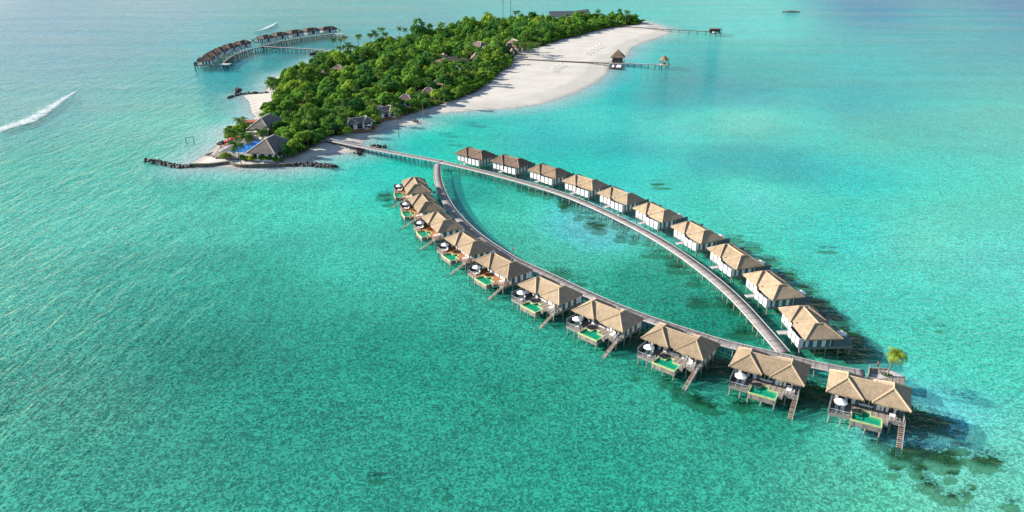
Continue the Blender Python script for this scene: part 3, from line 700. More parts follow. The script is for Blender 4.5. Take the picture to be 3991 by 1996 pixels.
    for a in ((XL - .10, -2.4, -7.33, -7.255), (3.07, 4.02, -6.38, -6.305), (4.03, XR + .15, -5.06, -4.985), (XL - .19, XL - .105, -7.33, YF), (XR + .155, XR + .22, -5.06, YF)):
        MB().box(*a, ZD - .6, ZD + .02).build("fascia", M['frame'], d)
    # pool: tub, water, rim
    px0, px1, py0, py1 = -2.4, 3.03, -7.75, -4.95; tb = MB()
    tb.box(px0, px1, py0 - .1, py0, ZD - 1.3, ZD - .02); tb.box(px0, px0 + .1, py0, py1, ZD - 1.3, ZD - .02); tb.box(px1 - .1, px1, py0, py1, ZD - 1.3, ZD - .02); tb.box(px0 + .1, px1 - .1, py0, py1, ZD - 1.3, ZD - 1.2)
    p = tb.build("pool", M['stain'], rt)
    wt = MB()
    wt.add([(px0 + .1, py0, ZD - .26), (px1 - .1, py0, ZD - .26), (px1 - .1, py1, ZD - .26), (.95, py1, ZD - .26), (.95, -3.75, ZD - .26), (-.5, -3.75, ZD - .26), (-.5, py1, ZD - .26), (px0 + .1, py1, ZD - .26)], [tuple(range(8))])
    wt.box(px0 + .3, px0 + 2.0, py0 + .25, py0 + .55, ZD - .255, ZD - .235)
    wt.build("pool_water", M['pool_tile'], p)
    rm = MB(); h0, h1 = ZD - .28, ZD + .05
    rm.box(px0, px1, py0 - .12, py0 + .1, h0, h1); rm.box(px0, px0 + .2, py0 + .1, py1 + .1, h0, h1); rm.box(px1 - .2, px1, py0 + .1, py1 + .1, h0, h1)
    rm.box(px0 + .2, -.5, py1 - .1, py1 + .1, h0, h1); rm.box(.95, px1 - .2, py1 - .1, py1 + .1, h0, h1); rm.box(-.62, -.45, py1 + .1, -3.7, h0, h1); rm.box(.9, 1.07, py1 + .1, -3.7, h0, h1); rm.box(-.45, .9, -3.85, -3.7, h0, h1)
    rm.build("pool_rim", M['pool_rim'], p)
    # privacy screen at the lounge end
    sc = MB(); sc.box(XL - .12, XL - .04, -7.2, YF - .5, ZD, ZD + 1.85)
    for y in (-7.2, -5.2, -3.0): sc.box(XL - .16, XL, y - .06, y + .06, ZD, ZD + 1.95)
    sc.box(XL - .17, XL + .01, -7.22, YF - .5, ZD + 1.85, ZD + 1.93)
    sc.build("privacy_screen", M['grey_wall'], rt)
    if enc < 0:
        s2 = MB(); s2.box(XR + .02, XR + .1, -7.3, -5.3, ZD - .1, ZD + 1.8); s2.box(XR, XR + .13, -7.3, -5.3, ZD + 1.8, ZD + 1.88); s2.build("privacy_screen", M['grey_wall'], rt)
        MB().box(4.0, XR, -7.2, -4.99, ZD - .16, ZD).build("deck", M['deck'], rt)
        railing(rt, [(XR, -7.25), (3.2, -7.25)], ZD)
    else:
        railing(rt, [(3.15, -6.25), (4.0, -6.25), (4.0, -5.0), (5.85, -4.98)], ZD)
        railing(rt, [(XR + .1, -4.9), (XR + .1, -2.6)], ZD)
        st = MB(); a = Vector((6.25, -5.15, ZD - .15)); e = Vector((6.25, -11.2, -.75)); n = 15
        for sx in (-.42, .42): st.bar(a + Vector((sx, 0, -.08)), e + Vector((sx, 0, -.08)), .07, .07, 4)
        for k in range(n):
            c = a.lerp(e, (k + .5) / n); st.box(c.x - .42, c.x + .42, c.y - .15, c.y + .13, c.z - .03, c.z + .03)
        s_ = st.build("staircase", M['steps'], rt)
        hr = MB(); hr.bar(a + Vector((.46, .2, .95)), e + Vector((.46, 1.1, .9)), .05, .05, 4)
        for f in (0.02, .35, .68, .95):
            c = a.lerp(e, f); hr.bar(c + Vector((.46, 0, -.1)), c + Vector((.46, 0, .95)), .04, .04, 4)
        hr.build("handrail", M['kerb'], s_)
    railing(rt, [(XL - .05, -7.2), (-2.5, -7.2), (-2.5, -6.2)], ZD)
    # entrance bridge
    br = MB(); L = 3.4
    br.box(-.35, 1.05, YB - .9, YB + 1.0, ZD - .15, ZD + .012); br.box(-.35, 1.05, YB + 1.0, YB + L, ZD - .15, ZD + .012)
    g = br.build("entrance_bridge", M['kerb'] if enc < 0 else M['walk_far'], rt)
    k_ = MB(); k_.box(-.42, -.36, YB + .1, YB + L, ZD - .2, ZD + .1); k_.box(1.06, 1.12, YB + .1, YB + L, ZD - .2, ZD + .1); k_.build("kerb", M['kerb'], g)
    for x in (-5.95, -2.1, 2.0, 6.2):
        for y in (4.4 if x * enc > 0 else 3.2, .9, -1.6): stilt(rt, x, y, .16, ZD - .5, 2.2, M['stilt'])
    for x, y in ((-6.0, -7.05), (-3.9, -7.1), (-6.0, -4.5), (4.4, -5.2 if enc > 0 else -7.0), (6.25, -4.8 if enc > 0 else -7.0)): stilt(rt, x, y, .16, ZD - .5, 2.2, M['stilt'])
    for x, y in ((-2.2, -7.8), (.35, -7.8), (2.85, -7.8)): stilt(rt, x, y, .15, ZD - 1.2, 2.2, M['stilt'])
    return rt

VL = [(69.4, 115.5, -26.7), (53.0, 124.0, -29.4), (36.7, 133.9, -39.3), (22.3, 145.9, -43.7), (9.5, 158.8, -48.2), (-2.4, 173.4, -51.9), (-12.3, 188.1, -57.4), (-21.6, 204.8, -63.7), (-28.6, 221.4, -68.9), (-33.9, 239.5, -74.8)]
VU = [(68.0, 141.9, -86.8), (66.0, 161.1, -78.3), (61.5, 178.8, -73.0), (55.3, 196.5, -65.8), (46.6, 213.4, -60.5), (37.0, 229.1, -54.3), (26.2, 243.4, -47.9), (13.9, 257.1, -45.8), (-.3, 269.7, -39.8), (-15.0, 280.8, -38.2)]
ORD = ["first", "second", "third", "fourth", "fifth", "sixth", "seventh", "eighth", "ninth", "tenth"]

proto_l = make_villa(+1, True); proto_u = make_villa(-1, True)
def part(root, n): return [c for c in root.children if c.name.split('.')[0] == n]
villas_l = []; villas_u = []
for i, (x, y, a) in enumerate(VL):
    o = proto_l if i == 0 else copy_tree(proto_l); villas_l.append(o)
for i, (x, y, a) in enumerate(VU):
    o = proto_u if i == 0 else copy_tree(proto_u); villas_u.append(o)
for i, o in enumerate(villas_l):
    x, y, a = VL[i]; o.location = (x, y, 0); o.rotation_euler = (0, 0, R(a))
    red = i >= 5
    if red:
        for d in part(o, 'deck'): recolour(d, M['deck_red'])
    o['label'] = ("straw thatched pool villa with grey deck, right beside the palm platform" if i == 0 else
                  "straw thatched pool villa with %s deck, %s in its row from the palm" % ("orange" if red else "grey", ORD[i]))
    if i == 9: o['label'] = "straw thatched pool villa with orange deck, farthest of its row, nearest the boardwalk fork"
    o['group'] = "pool villas along the lower boardwalk"
for i, o in enumerate(villas_u):
    x, y, a = VU[i]; o.location = (x, y, 0); o.rotation_euler = (0, 0, R(a + 180))
    tm, cm, tx = (M['thatch'], M['cap'], "straw") if i < 6 else (M['thatch_mid'], M['cap'], "mixed brown") if i == 6 else (M['thatch_olive'], M['cap_old'], "olive brown") if i == 7 else (M['thatch_old'], M['cap_old'], "dark brown")
    rf = part(o, 'thatched_roof')[0]
    if i >= 6: recolour(rf, tm); recolour(rf.children[0], cm)
    o['label'] = "white walled villa with %s thatch, %s in the upper row from the near end" % (tx, ORD[i])
    if i == 0: o['label'] = "white walled straw thatched villa beside the meeting point of the two boardwalks"
    if i == 9: o['label'] = "white walled villa with dark brown thatch nearest the island, last of its row"
    o['group'] = "white walled villas along the upper boardwalk"

# the two rows far off to the left, on taller stilts
VA = [(-219.5, 524, 104), (-223.8, 544.5, 98), (-226, 565, 92), (-226, 586, 85), (-223, 606, 78)]
VB = [(-215.8, 643.3, 73), (-209.4, 663.5, 67), (-200.4, 682, 58), (-189.5, 697.7, 50), (-176.3, 709.9, 40)]
for row, tx in ((VA, "curved left row"), (VB, "straighter right row")):
    for i, (x, y, a) in enumerate(row):
        o = copy_tree(proto_u); o.scale = (1.1, 1.1, 1.1); o.location = (x, y, .6); o.rotation_euler = (0, 0, R(a + 180))
        rf = part(o, 'thatched_roof')[0]; recolour(rf, M['thatch_far']); recolour(rf.children[0], M['cap_old'])
        pos = ["nearest to the camera", "second from the near end", "in the middle", "fourth from the near end", "at the far end"][i]
        o['label'] = "distant brown villa, %s of the %s" % (pos, tx); o['group'] = "distant villas on the far jetty"

# ------------------------------------------------------------------ parasols, loungers, tables, chairs on the decks
def make_parasol(cm, r=1.25, h=2.45, name="parasol"):
    rt = thing(name, "x", "parasol"); b = MB(); n = 8; vs = [(0, 0, h)]; fs = []
    for k in range(n):
        t = 2 * math.pi * k / n; vs.append((r * math.cos(t), r * math.sin(t), h - .62))
    for k in range(n): fs.append((0, 1 + k, 1 + (k + 1) % n))
    m = len(vs)
    for k in range(n):
        t = 2 * math.pi * k / n; vs.append((r * 1.01 * math.cos(t), r * 1.01 * math.sin(t), h - .70))
    for k in range(n): fs.append((1 + k, m + k, m + (k + 1) % n, 1 + (k + 1) % n))
    b.add(vs, fs); c = b.build("canopy", cm, rt)
    MB().bar((0, 0, h - .1), (0, 0, h + .16), .05, .02).build("finial", M['white'], c)
    MB().bar((0, 0, .06), (0, 0, h - .05), .035, .035).build("pole", M['frame'], rt)
    MB().disc((0, 0, .1), .35, 12).bar((0, 0, 0), (0, 0, .1), .35, .33, 12).build("base", M['white'], rt)
    return rt
def make_lounger():
    rt = thing("sun_lounger", "x", "sun lounger"); f = MB()
    f.box(-.34, .34, -1.0, .35, .24, .30); 
    for x in (-.3, .3):
        for y in (-.9, .3): f.box(x - .04, x + .04, y - .04, y + .04, 0, .24)
    f.build("frame", M['white'], rt)
    MB().box(-.31, .31, -.98, .33, .302, .41).build("mattress", M['fabric'], rt)
    b = MB(); b.add([(-.31, .34, .31), (.31, .34, .31), (.31, .95, .80), (-.31, .95, .80), (-.31, .30, .41), (.31, .30, .41), (.31, .88, .88), (-.31, .88, .88)],
                    [(0, 3, 2, 1), (4, 5, 6, 7), (0, 1, 5, 4), (1, 2, 6, 5), (2, 3, 7, 6), (3, 0, 4, 7)])
    b.build("backrest", M['fabric'], rt); return rt
def make_table():
    rt = thing("dining_table", "x", "table"); MB().box(-.5, .5, -.5, .5, .70, .75).build("tabletop", M['white'], rt)
    for x in (-.42, .42):
        for y in (-.42, .42): MB().box(x - .035, x + .035, y - .035, y + .035, 0, .70).build("leg", M['white'], rt)
    return rt
def make_chair():
    rt = thing("dining_chair", "x", "chair"); MB().box(-.26, .26, -.26, .26, .40, .46).build("seat", M['white'], rt)
    MB().box(-.26, .26, .21, .26, .46, .92).build("backrest", M['white'], rt)
    for x in (-.22, .22):
        for y in (-.22, .22): MB().box(x - .03, x + .03, y - .03, y + .03, 0, .40).build("leg", M['white'], rt)
        MB().box(x - .03, x + .03, -.22, .2, .62, .66).build("armrest", M['white'], rt)
    return rt
P_par, P_lou, P_tab, P_cha = make_parasol(M['fabric']), make_lounger(), make_table(), make_chair()
used = set()
def place(proto, vx, lx, ly, lz, rz, label, group):
    x, y, a = vx; ca, sa = math.cos(R(a)), math.sin(R(a)); p = (x + lx * ca - ly * sa, y + lx * sa + ly * ca, lz)
    if proto.name not in used:
        used.add(proto.name); proto.location = p; proto.rotation_euler = (0, 0, R(a) + rz); proto['label'] = label; proto['group'] = group; return proto
    return dup(proto, p, R(a) + rz, label, group)
VN = ["the pool villa beside the palm"] + ["the %s pool villa from the palm" % ORD[i] for i in range(1, 9)] + ["the pool villa nearest the fork"]
for i, v in enumerate(VL):
    place(P_par, v, -4.5, -5.5, ZW, random.random(), "white parasol open on the deck of %s" % VN[i], "white parasols on the villa decks")
    j = random.uniform(-.15, .15)
    place(P_lou, v, -5.05, -5.3 + j, ZW, j * .5, "white lounger next to the grey screen at %s" % VN[i], "white loungers on the villa decks")
    place(P_lou, v, -4.0, -5.45 + j, ZW, -j, "white lounger on the pool side at %s" % VN[i], "white loungers on the villa decks")
    tx, ty = 4.6 + j, -3.95
    place(P_tab, v, tx, ty, ZW, j, "small white table near the stairs of %s" % VN[i], "white tables on the villa decks")
    if i > 0:
        place(P_cha, v, tx + .85, ty + .1, ZW, -math.pi / 2 + j, "white armchair on the stair side at %s" % VN[i], "white chairs on the villa decks")
        place(P_cha, v, tx - .2, ty + .85, ZW, j, "white armchair on the wall side at %s" % VN[i], "white chairs on the villa decks")
for i in range(5):
    x, y, a = VU[i]
    place(P_par, (x, y, a + 180), -3.7, -5.75, ZW, random.random(), "white parasol behind the roof of the %s" % ("villa where the boardwalks meet" if i == 0 else ORD[i] + " white walled villa of the upper row"), "white parasols on the villa decks")

# ------------------------------------------------------------------ palm platform at the end of the lower boardwalk
def palm_meshes(h, lean, nf, seed, fl=3.0, young=False):
    rng = random.Random(seed); b = MB(); pts = []; rads = []
    for k in range(8):
        f = k / 7; pts.append((lean * f ** 1.6, lean * .3 * f * (1 - f), h * f)); rads.append(.19 - .08 * f)
    b.tube(pts, rads, 6); top = Vector(pts[-1])
    V = []; F = []
    for i in range(nf):
        az = 2 * math.pi * i / nf * 1.0 + rng.uniform(-.25, .25) + (i % 3) * .7
        el = rng.uniform(-.25, 1.15) if not young else rng.uniform(.2, 1.2); L = fl * rng.uniform(.8, 1.1)
        d = Vector((math.cos(az), math.sin(az), 0)); p = top.copy(); a = el; n = 7; s = L / n
        side = Vector((-d.y, d.x, 0)); line = [p.copy()]
        for k in range(n):
            p = p + d * math.cos(a) * s + Vector((0, 0, math.sin(a) * s)); a -= .26 + .05 * k * .5; line.append(p.copy())
        for k in range(n):
            wd = (.62 if k > 0 else .35) * math.sin(math.pi * min(1, (k + 1.4) / (n + .6))) * fl / 3.0 + .08
            q, r_ = line[k], line[k + 1]
            for sg in (-1, 1):
                for h_ in (0.0, .5):
                    e0 = q.lerp(r_, h_); e1 = q.lerp(r_, h_ + .36)
                    tip = e1 + side * sg * wd + (r_ - q) * .55 - Vector((0, 0, wd * .55))
                    j = len(V); V += [e0, e1, tip + (r_ - q) * .12, tip - (r_ - q) * .12]; F.append((j, j + 1, j + 2, j + 3))
    for k in range(5):
        pass
    return b, V, F
def make_palm(name, h, lean, nf, seed, cm, fl=3.0, label="x", young=False):
    rt = thing(name, label, "palm tree"); b, V, F = palm_meshes(h, lean, nf, seed, fl, young)
    b.build("trunk", M['bark'], rt); c = MB().add(V, F).build("crown", cm, rt); return rt
pv = VL[0]
def vloc(v, lx, ly, z=0.0):
    ca, sa = math.cos(R(v[2])), math.sin(R(v[2])); return Vector((v[0] + lx * ca - ly * sa, v[1] + lx * sa + ly * ca, z))
pf = thing("palm_platform", "grey plank platform with pale ramps at the boardwalk end, a palm growing in it", "platform", (pv[0], pv[1], 0), R(pv[2]))
MB().prism([(-.2, 9.2), (6.75, 9.2), (6.85, 12.9), (3.4, 14.7), (.05, 13.2)], ZW - .3, ZW + .006).build("deck", M['deck'], pf)
MB().prism([(-.2, 10.3), (2.2, 9.5), (4.0, 10.9), (2.6, 11.4)], ZW + .01, ZW + .045).build("ramp", M['kerb'], pf)
MB().prism([(3.3, 12.4), (3.5, 14.3), (6.6, 12.75), (5.3, 11.9)], ZW + .01, ZW + .045).build("ramp", M['kerb'], pf)
MB().box(.0, .1, 9.4, 13.1, ZW + .01, ZW + .9).build("screen", M['frame'], pf)
MB().add([(.12, 10.6, ZW + .9), (.12, 13.1, ZW + .9), (3.3, 14.55, ZW + .9), (3.3, 14.55, ZW + .82), (.12, 13.1, ZW + .82)], [(1, 2, 3, 4)]).bar((.05, 13.1, ZW + .85), (3.3, 14.6, ZW + .85), .05).build("railing", M['kerb'], pf)
g_ = MB()
ring = [(3.4 + 1.25 * math.cos(2 * math.pi * k / 20), 11.55 + .85 * math.sin(2 * math.pi * k / 20)) for k in range(20)]
g_.prism(ring, ZW + .05, ZW + .12); gb = g_.build("planter", M['kerb'], pf)
for x, y in ((.3, 9.5), (6.5, 9.5), (6.6, 12.7), (3.4, 14.3), (.3, 12.9), (3.4, 11.5)): stilt(pf, x, y, .18, ZW - .3, 2.2, M['stilt'])
gp = MB()
for k in range(420):
    t = random.random() * 6.283; r_ = math.sqrt(random.random()) * 1.15; x = 3.4 + r_ * math.cos(t); y = 11.55 + r_ * .68 * math.sin(t); z = ZW + .12
    dx, dy = random.uniform(-.16, .16), random.uniform(-.16, .16); gp.add([(x, y, z), (x + dy * .6, y - dx * .6, z), (x + dx, y + dy, z + random.uniform(.12, .3))], [(0, 1, 2)])
gr = gp.build("ground_cover", M['grassy']); gr.location = pf.location; gr.rotation_euler = pf.rotation_euler
tag(gr, "oval bed of bright green low plants around the foot of the platform palm", "plants", kind='stuff')
pl = make_palm("coconut_palm", 4.9, .9, 19, 5, M['palm_gold'], 3.0, "golden green palm standing alone on the boardwalk end platform")
pl.location = vloc(pv, 3.55, 11.5, ZW + .1); pl.rotation_euler = (0, 0, R(5))

# ------------------------------------------------------------------ far jetty on the left
ZF = 3.1
r1 = lambda a, b: at(740 + a / 6.441, 90 + b / 6.441, ZF)
r2 = lambda a, b: at(1000 + a / 7.576, 90 + b / 7.576, ZF)
boardwalk("far_boardwalk", "distant boardwalk curving in front of the left row of brown roofed villas", [r1(840, 1000), r1(1000, 862), r1(1250, 742), r1(1500, 665), r1(1830, 590), r2(120, 688)], 2.9, ZF, M['walk_dark'], pitch=3.4, kerb=False, stilt_mat=M['stilt_dark'], stilt_r=.2)
boardwalk("far_boardwalk", "distant boardwalk along the right row of brown villas to a small palm deck", [r2(120, 688), r2(250, 660), r2(380, 630), r2(650, 560), r2(1150, 470), r2(1700, 390), r2(2300, 312)], 2.9, ZF - .004, M['walk_dark'], pitch=3.4, kerb=False, stilt_mat=M['stilt_dark'], stilt_r=.2)
boardwalk("far_jetty", "distant straight jetty on dark stilts linking the island wood to the far villas", [r2(180, 688), r2(600, 710), r2(1100, 735), r2(2060, 790)], 2.6, ZF - .008, M['walk_far'], pitch=1.75, kerb=False, both=False, stilt_mat=M['stilt_dark'], stilt_r=.22)
def end_deck(c, w, d, rz, label, palm_label):
    p = thing("end_deck", label, "platform", (c.x, c.y, 0), rz)
    MB().prism([(-w / 2, -d / 2), (w / 2, -d / 2), (w / 2, d / 2), (-w / 2, d / 2)], ZF - .35, ZF + .01).build("deck", M['walk_far'] if False else M['kerb'], p)
    for x in (-w / 2 + .3, 0, w / 2 - .3):
        for y in (-d / 2 + .3, d / 2 - .3): stilt(p, x, y, .2, ZF - .3, 2.0, M['stilt_dark'])
    return p
c1 = r1(890, 1028); end_deck(c1, 7.0, 6.0, R(-8), "pale square end deck on dark stilts beside the nearest far villa", "")
c2 = r2(2440, 322); end_deck(c2, 7.5, 6.0, R(5), "pale end deck with a small palm at the far tip of the distant boardwalk", "")
for c, lb, s_ in ((r1(860, 945), "small yellow green palm beside the near end deck of the far jetty", 11), (r2(2445, 315), "small palm on the far tip deck of the distant boardwalk", 12)):
    q = make_palm("coconut_palm", 3.4, .3, 13, s_, M['palm_gold'], 2.6, lb); q.location = (c.x, c.y, ZF)

# ------------------------------------------------------------------ island buildings
def GZ(p): return max(0.0, ground_z(p.x, p.y))
clear = []          # (x, y, r): spots kept free of trees
def hip_house(name, label, cat, corners, z_eave, rise, z_base, roof_m, wall_m, ridge_frac=None, cap_m=None, inset=1.1, win=None, group=None, open_sides=False, over=0.0, posts=False):
    """corners: near-left, near-right, far-right eave corners in photograph pixels at height z_eave"""
    A, B, Cc = [at(*c, z_eave) for c in corners]
    ux = (B - A); W = ux.length; ux.normalize(); uy = Vector((-ux.y, ux.x, 0)); D = (Cc - B).dot(uy)
    if D < 0: uy = -uy; D = -D
    ctr = (A + B) / 2 + uy * D / 2; rz = math.atan2(ux.y, ux.x)
    return hip_at(name, label, cat, ctr, W, D, rz, z_eave, rise, z_base, roof_m, wall_m, cap_m, inset, win, group, posts)
def hip_at(name, label, cat, ctr, W, D, rz, z_eave, rise, z_base, roof_m, wall_m, cap_m=None, inset=1.1, win=None, group=None, posts=False):
    rt = thing(name, label, cat, (ctr.x, ctr.y, 0), rz, group)
    b = MB(); hw, hd = W / 2, D / 2
    if W >= D: rl = [(-(hw - hd * .95), 0), (hw - hd * .95, 0)]
    else: rl = [(0, -(hd - hw * .95)), (0, hd - hw * .95)]
    z1 = z_eave + rise
    V = [(-hw, -hd, z_eave), (hw, -hd, z_eave), (hw, hd, z_eave), (-hw, hd, z_eave), (*rl[0], z1), (*rl[1], z1)]
    if W >= D: b.add(V, [(0, 1, 5, 4), (1, 2, 5), (2, 3, 4, 5), (3, 0, 4)])
    else: b.add(V, [(0, 1, 4), (1, 2, 5, 4), (2, 3, 5), (3, 0, 4, 5)])
    b.prism([(-hw + .02, -hd + .02), (hw - .02, -hd + .02), (hw - .02, hd - .02), (-hw + .02, hd - .02)], z_eave - .25, z_eave - .01)
    r = b.build("roof", roof_m, rt)
    if cap_m:
        c = MB(); e0 = [0, 3] if W >= D else [0, 1]; e1 = [1, 2] if W >= D else [3, 2]
        for k in e0: c.bar(V[k], V[4], .22, .22, 4)
        for k in e1: c.bar(V[k], V[5], .22, .22, 4)
        c.bar(V[4], V[5], .24, .24, 4); c.build("hip_cap", cap_m, r)
    if posts:
        n = max(2, int(W / 4)); m = max(2, int(D / 4))
        for k in range(n + 1):
            for y in (-hd + inset, hd - inset):
                x = -hw + inset + (W - 2 * inset) * k / n; MB().box(x - .16, x + .16, y - .16, y + .16, z_base, z_eave - .25).build("post", wall_m, rt)
        MB().box(-hw + inset + 2, hw - inset - 2, -hd + inset + 2.5, hd - inset - 1, z_base, z_eave - .25).build("wall", wall_m, rt)
        MB().box(-hw, hw, -hd, hd, z_base - .3, z_base).build("floor", M['walk_far'] if False else M['cream'], rt)
    else:
        x0, x1, y0, y1 = -hw + inset, hw - inset, -hd + inset, hd - inset
        wb = MB().box(x0, x1, y0, y1, z_base - .6, z_eave - .25).build("wall", wall_m, rt)
        n = max(1, int((x1 - x0) / 3.2))
        for k in range(n):
            x = x0 + (x1 - x0) * (k + .5) / n; hh = z_eave - .6
            MB().box(x - .8, x + .8, y0 - .04, y0 - .005, z_base + .3, hh).build("window", M['glass'], rt)
        n = max(1, int((y1 - y0) / 3.2))
        for k in range(n):
            y = y0 + (y1 - y0) * (k + .5) / n
            MB().box(x1 + .005, x1 + .04, y - .8, y + .8, z_base + .5, z_eave - .6).build("window", M['glass'], rt)
    clear.append((ctr.x, ctr.y, W / 2, D / 2, rz, z1, {'bungalow': 5, 'restaurant': 24}.get(name, 0)))
    if name in ('blue_roof_house', 'far_house'): clear[-1] = (ctr.x, ctr.y, W * .3, D * .3, rz, z1, 0)
    return rt
q8 = lambda a, b: (850 + a / 5.855, 440 + b / 5.855)
hip_house("pool_pavilion", "large grey hip roofed pavilion behind the pool, pale caps along its hips", "pavilion", [q8(645, 378), q8(1160, 392), q8(1530, 165)], 4.2, 4.3, 1.2, M['shingle'], M['white'], cap_m=M['hipcap'], inset=1.6, posts=True)
hip_house("pool_bar", "grey hip roofed white building beside the blue pool, nearest the sea wall", "building", [q8(640, 915), q8(1300, 945), q8(1640, 660)], 4.3, 4.6, 1.2, M['shingle'], M['white'], cap_m=M['hipcap'], inset=1.3)
# rusty red lean-to roofs behind the pavilion
c = at(*q8(830, 185), 3.2); t = thing("shelter", "small shelter with rusty red flat roof behind the large grey pavilion", "shelter", (c.x, c.y, 0), R(4))
MB().box(-5.2, 4.5, -2.6, 2.6, 3.1, 3.3).build("roof", M['red_metal'], t); MB().box(-4.9, -4.7, -2.4, 2.4, .8, 3.1).build("wall", M['white'], t); MB().box(-4.7, 4.2, 2.1, 2.3, .8, 3.1).build("wall", M['white'], t)
clear.append((c.x, c.y, 7, 5, 0, 3.3, 0))

# pool terrace
PD = lambda *pts: [at(*q8(*p), 1.75) for p in pts]
def flat(name, pts, z0, z1, m, parent=None): return MB().prism([(p.x, p.y) for p in pts], z0, z1).build(name, m, parent)
tc = PD((-140, 990), (700, 1030), (1100, 660), (900, 560), (560, 590), (240, 690), (60, 760))
def ccw(p): 
    a = sum(p[i].x * p[(i + 1) % len(p)].y - p[(i + 1) % len(p)].x * p[i].y for i in range(len(p))); return p if a > 0 else p[::-1]
tr_ = thing("pool_terrace", "pale grey planked terrace round the blue pool at the island tip", "terrace")
flat("deck", ccw(tc), 1.2, 1.75, M['terrace'], tr_)
pw = thing("swimming_pool", "bright blue swimming pool in the terrace between the palms and the grey roofs", "pool")
flat("pool_water", ccw(PD((205, 893), (565, 917), (985, 690), (915, 625), (720, 690), (420, 790))), 1.5, 1.80, M['blue_tile'], pw)
flat("pool_edge", ccw(PD((195, 897), (565, 925), (600, 905), (565, 917), (205, 893))), 1.7, 1.84, M['white'], pw)
for a, b, g in ((-170, 975, 0), (-60, 985, 0)):
    pass
st = thing("steps", "dark timber steps going down from the pool terrace to the sand", "steps", tuple(at(*q8(-190, 985), 0)), R(-30))
for k in range(5): MB().box(-1.5 + k * .55, -1.0 + k * .55, -1.4, 1.4, .3 + .28 * k, .45 + .28 * k).build("step", M['dark_wood'], st)
cl = {}
def red_parasol(px, py, open_, label):
    if ('o', open_) not in cl:
        if open_: o = make_parasol(M['red'], 1.5, 2.7)
        else:
            o = thing("parasol", "x", "parasol"); b = MB(); b.tube([(0, 0, .9), (0, 0, 1.5), (0, 0, 2.9)], [.22, .3, .04], 8); b.build("canopy", M['red'], o); MB().bar((0, 0, 0), (0, 0, .95), .05).build("pole", M['white'], o)
        cl[('o', open_)] = o
    else: o = copy_tree(cl[('o', open_)])
    p = at(*q8(px, py), 1.76); o.location = p; o['label'] = label; o['group'] = "red parasols on the pool terrace"; return o
red_parasol(530, 640, True, "open red parasol highest up among the palms of the pool terrace")
red_parasol(330, 700, True, "open red parasol touching the left palm by the blue pool")
red_parasol(240, 745, True, "open red parasol between the rocks and the row of loungers")
red_parasol(180, 790, False, "closed red parasol second from the left end of the pool terrace")
red_parasol(72, 845, False, "closed red parasol standing furthest left on the pool terrace")
for k, (a, b) in enumerate([(60, 895), (110, 872), (150, 850), (190, 830), (230, 810), (270, 790)]):
    o = copy_tree(P_lou); o.location = at(*q8(a, b), 1.76); o.rotation_euler = (0, 0, R(-95)); o.scale = (1.2, 1.2, 1.2)
    o['label'] = "white lounger by the blue pool, %s from the sea end of the row" % ORD[k]; o['group'] = "white loungers along the blue pool"
clear.append((at(*q8(450, 780)).x, at(*q8(450, 780)).y, 20, 13, 0, 1, 0))

# beach villas at the edge of the wood, same build as the overwater villas but on the sand
def beach_villa(px, py, rz, label):
    rt = thing("beach_villa", label, "villa"); c = at(px, py, 5.0); rt.location = (c.x, c.y, -.2); rt.rotation_euler = (0, 0, rz)
    villa_roof(rt, M['shingle'], M['hipcap'])
    MB().box(-6.1, 6.3, -2.2, 3.5, 1.0, 5.2).build("wall", M['white'], rt)
    for x0, x1 in ((-5.4, -3.2), (-1.2, 1.2), (2.6, 5.2)): MB().box(x0, x1, -2.28, -2.21, 1.9, 4.3).build("sliding_door", M['glass'], rt)
    for y0, y1 in ((-1.2, .4), (1.2, 2.6)): MB().box(6.31, 6.37, y0, y1, 1.9, 4.0).build("window", M['glass'], rt)
    MB().box(-6.3, 6.6, -6.8, -2.3, 1.55, 1.75).build("deck", M['deck_red'], rt); MB().box(5.9, 6.1, -6.6, -2.4, 1.76, 3.4).build("screen", M['deck_red'], rt)
    for x in (-6, -3, 0, 3, 6): stilt(rt, x, -6.5, .14, 1.55, .5, M['stilt'])
    clear.append((c.x - 1.5 * math.sin(-rz), c.y - 1.5 * math.cos(rz), 6.0, 5.5, rz, 7, 9 if 'nearest' in label else 3)); return rt
bv = [(1280 + 935 / 8.05, 400 + 570 / 8.05, R(28), "grey roofed white beach villa with an orange-brown deck, nearest the jetty"), (1280 + 1730 / 8.05, 400 + 235 / 8.05, R(42), "grey roofed white beach villa half hidden by palms behind the first one")]
for i, (a, b, rz, lb) in enumerate(bv):
    o = beach_villa(a, b, rz, lb); c = o.location; v3 = (c.x, c.y, math.degrees(rz))
    place(P_par, v3, 3.6, -4.6, 1.55, .3, "white parasol on the orange-brown deck of the %s beach villa" % ("nearer" if i == 0 else "further"), "white parasols at the beach villas")
    for k in (0, 1): place(P_lou, v3, 2.2 + k * 1.1, -5.0, 1.55, .8, "white lounger at the %s beach villa, %s the parasol" % ("nearer" if i == 0 else "further", "left of" if k == 0 else "under"), "white loungers at the beach villas")

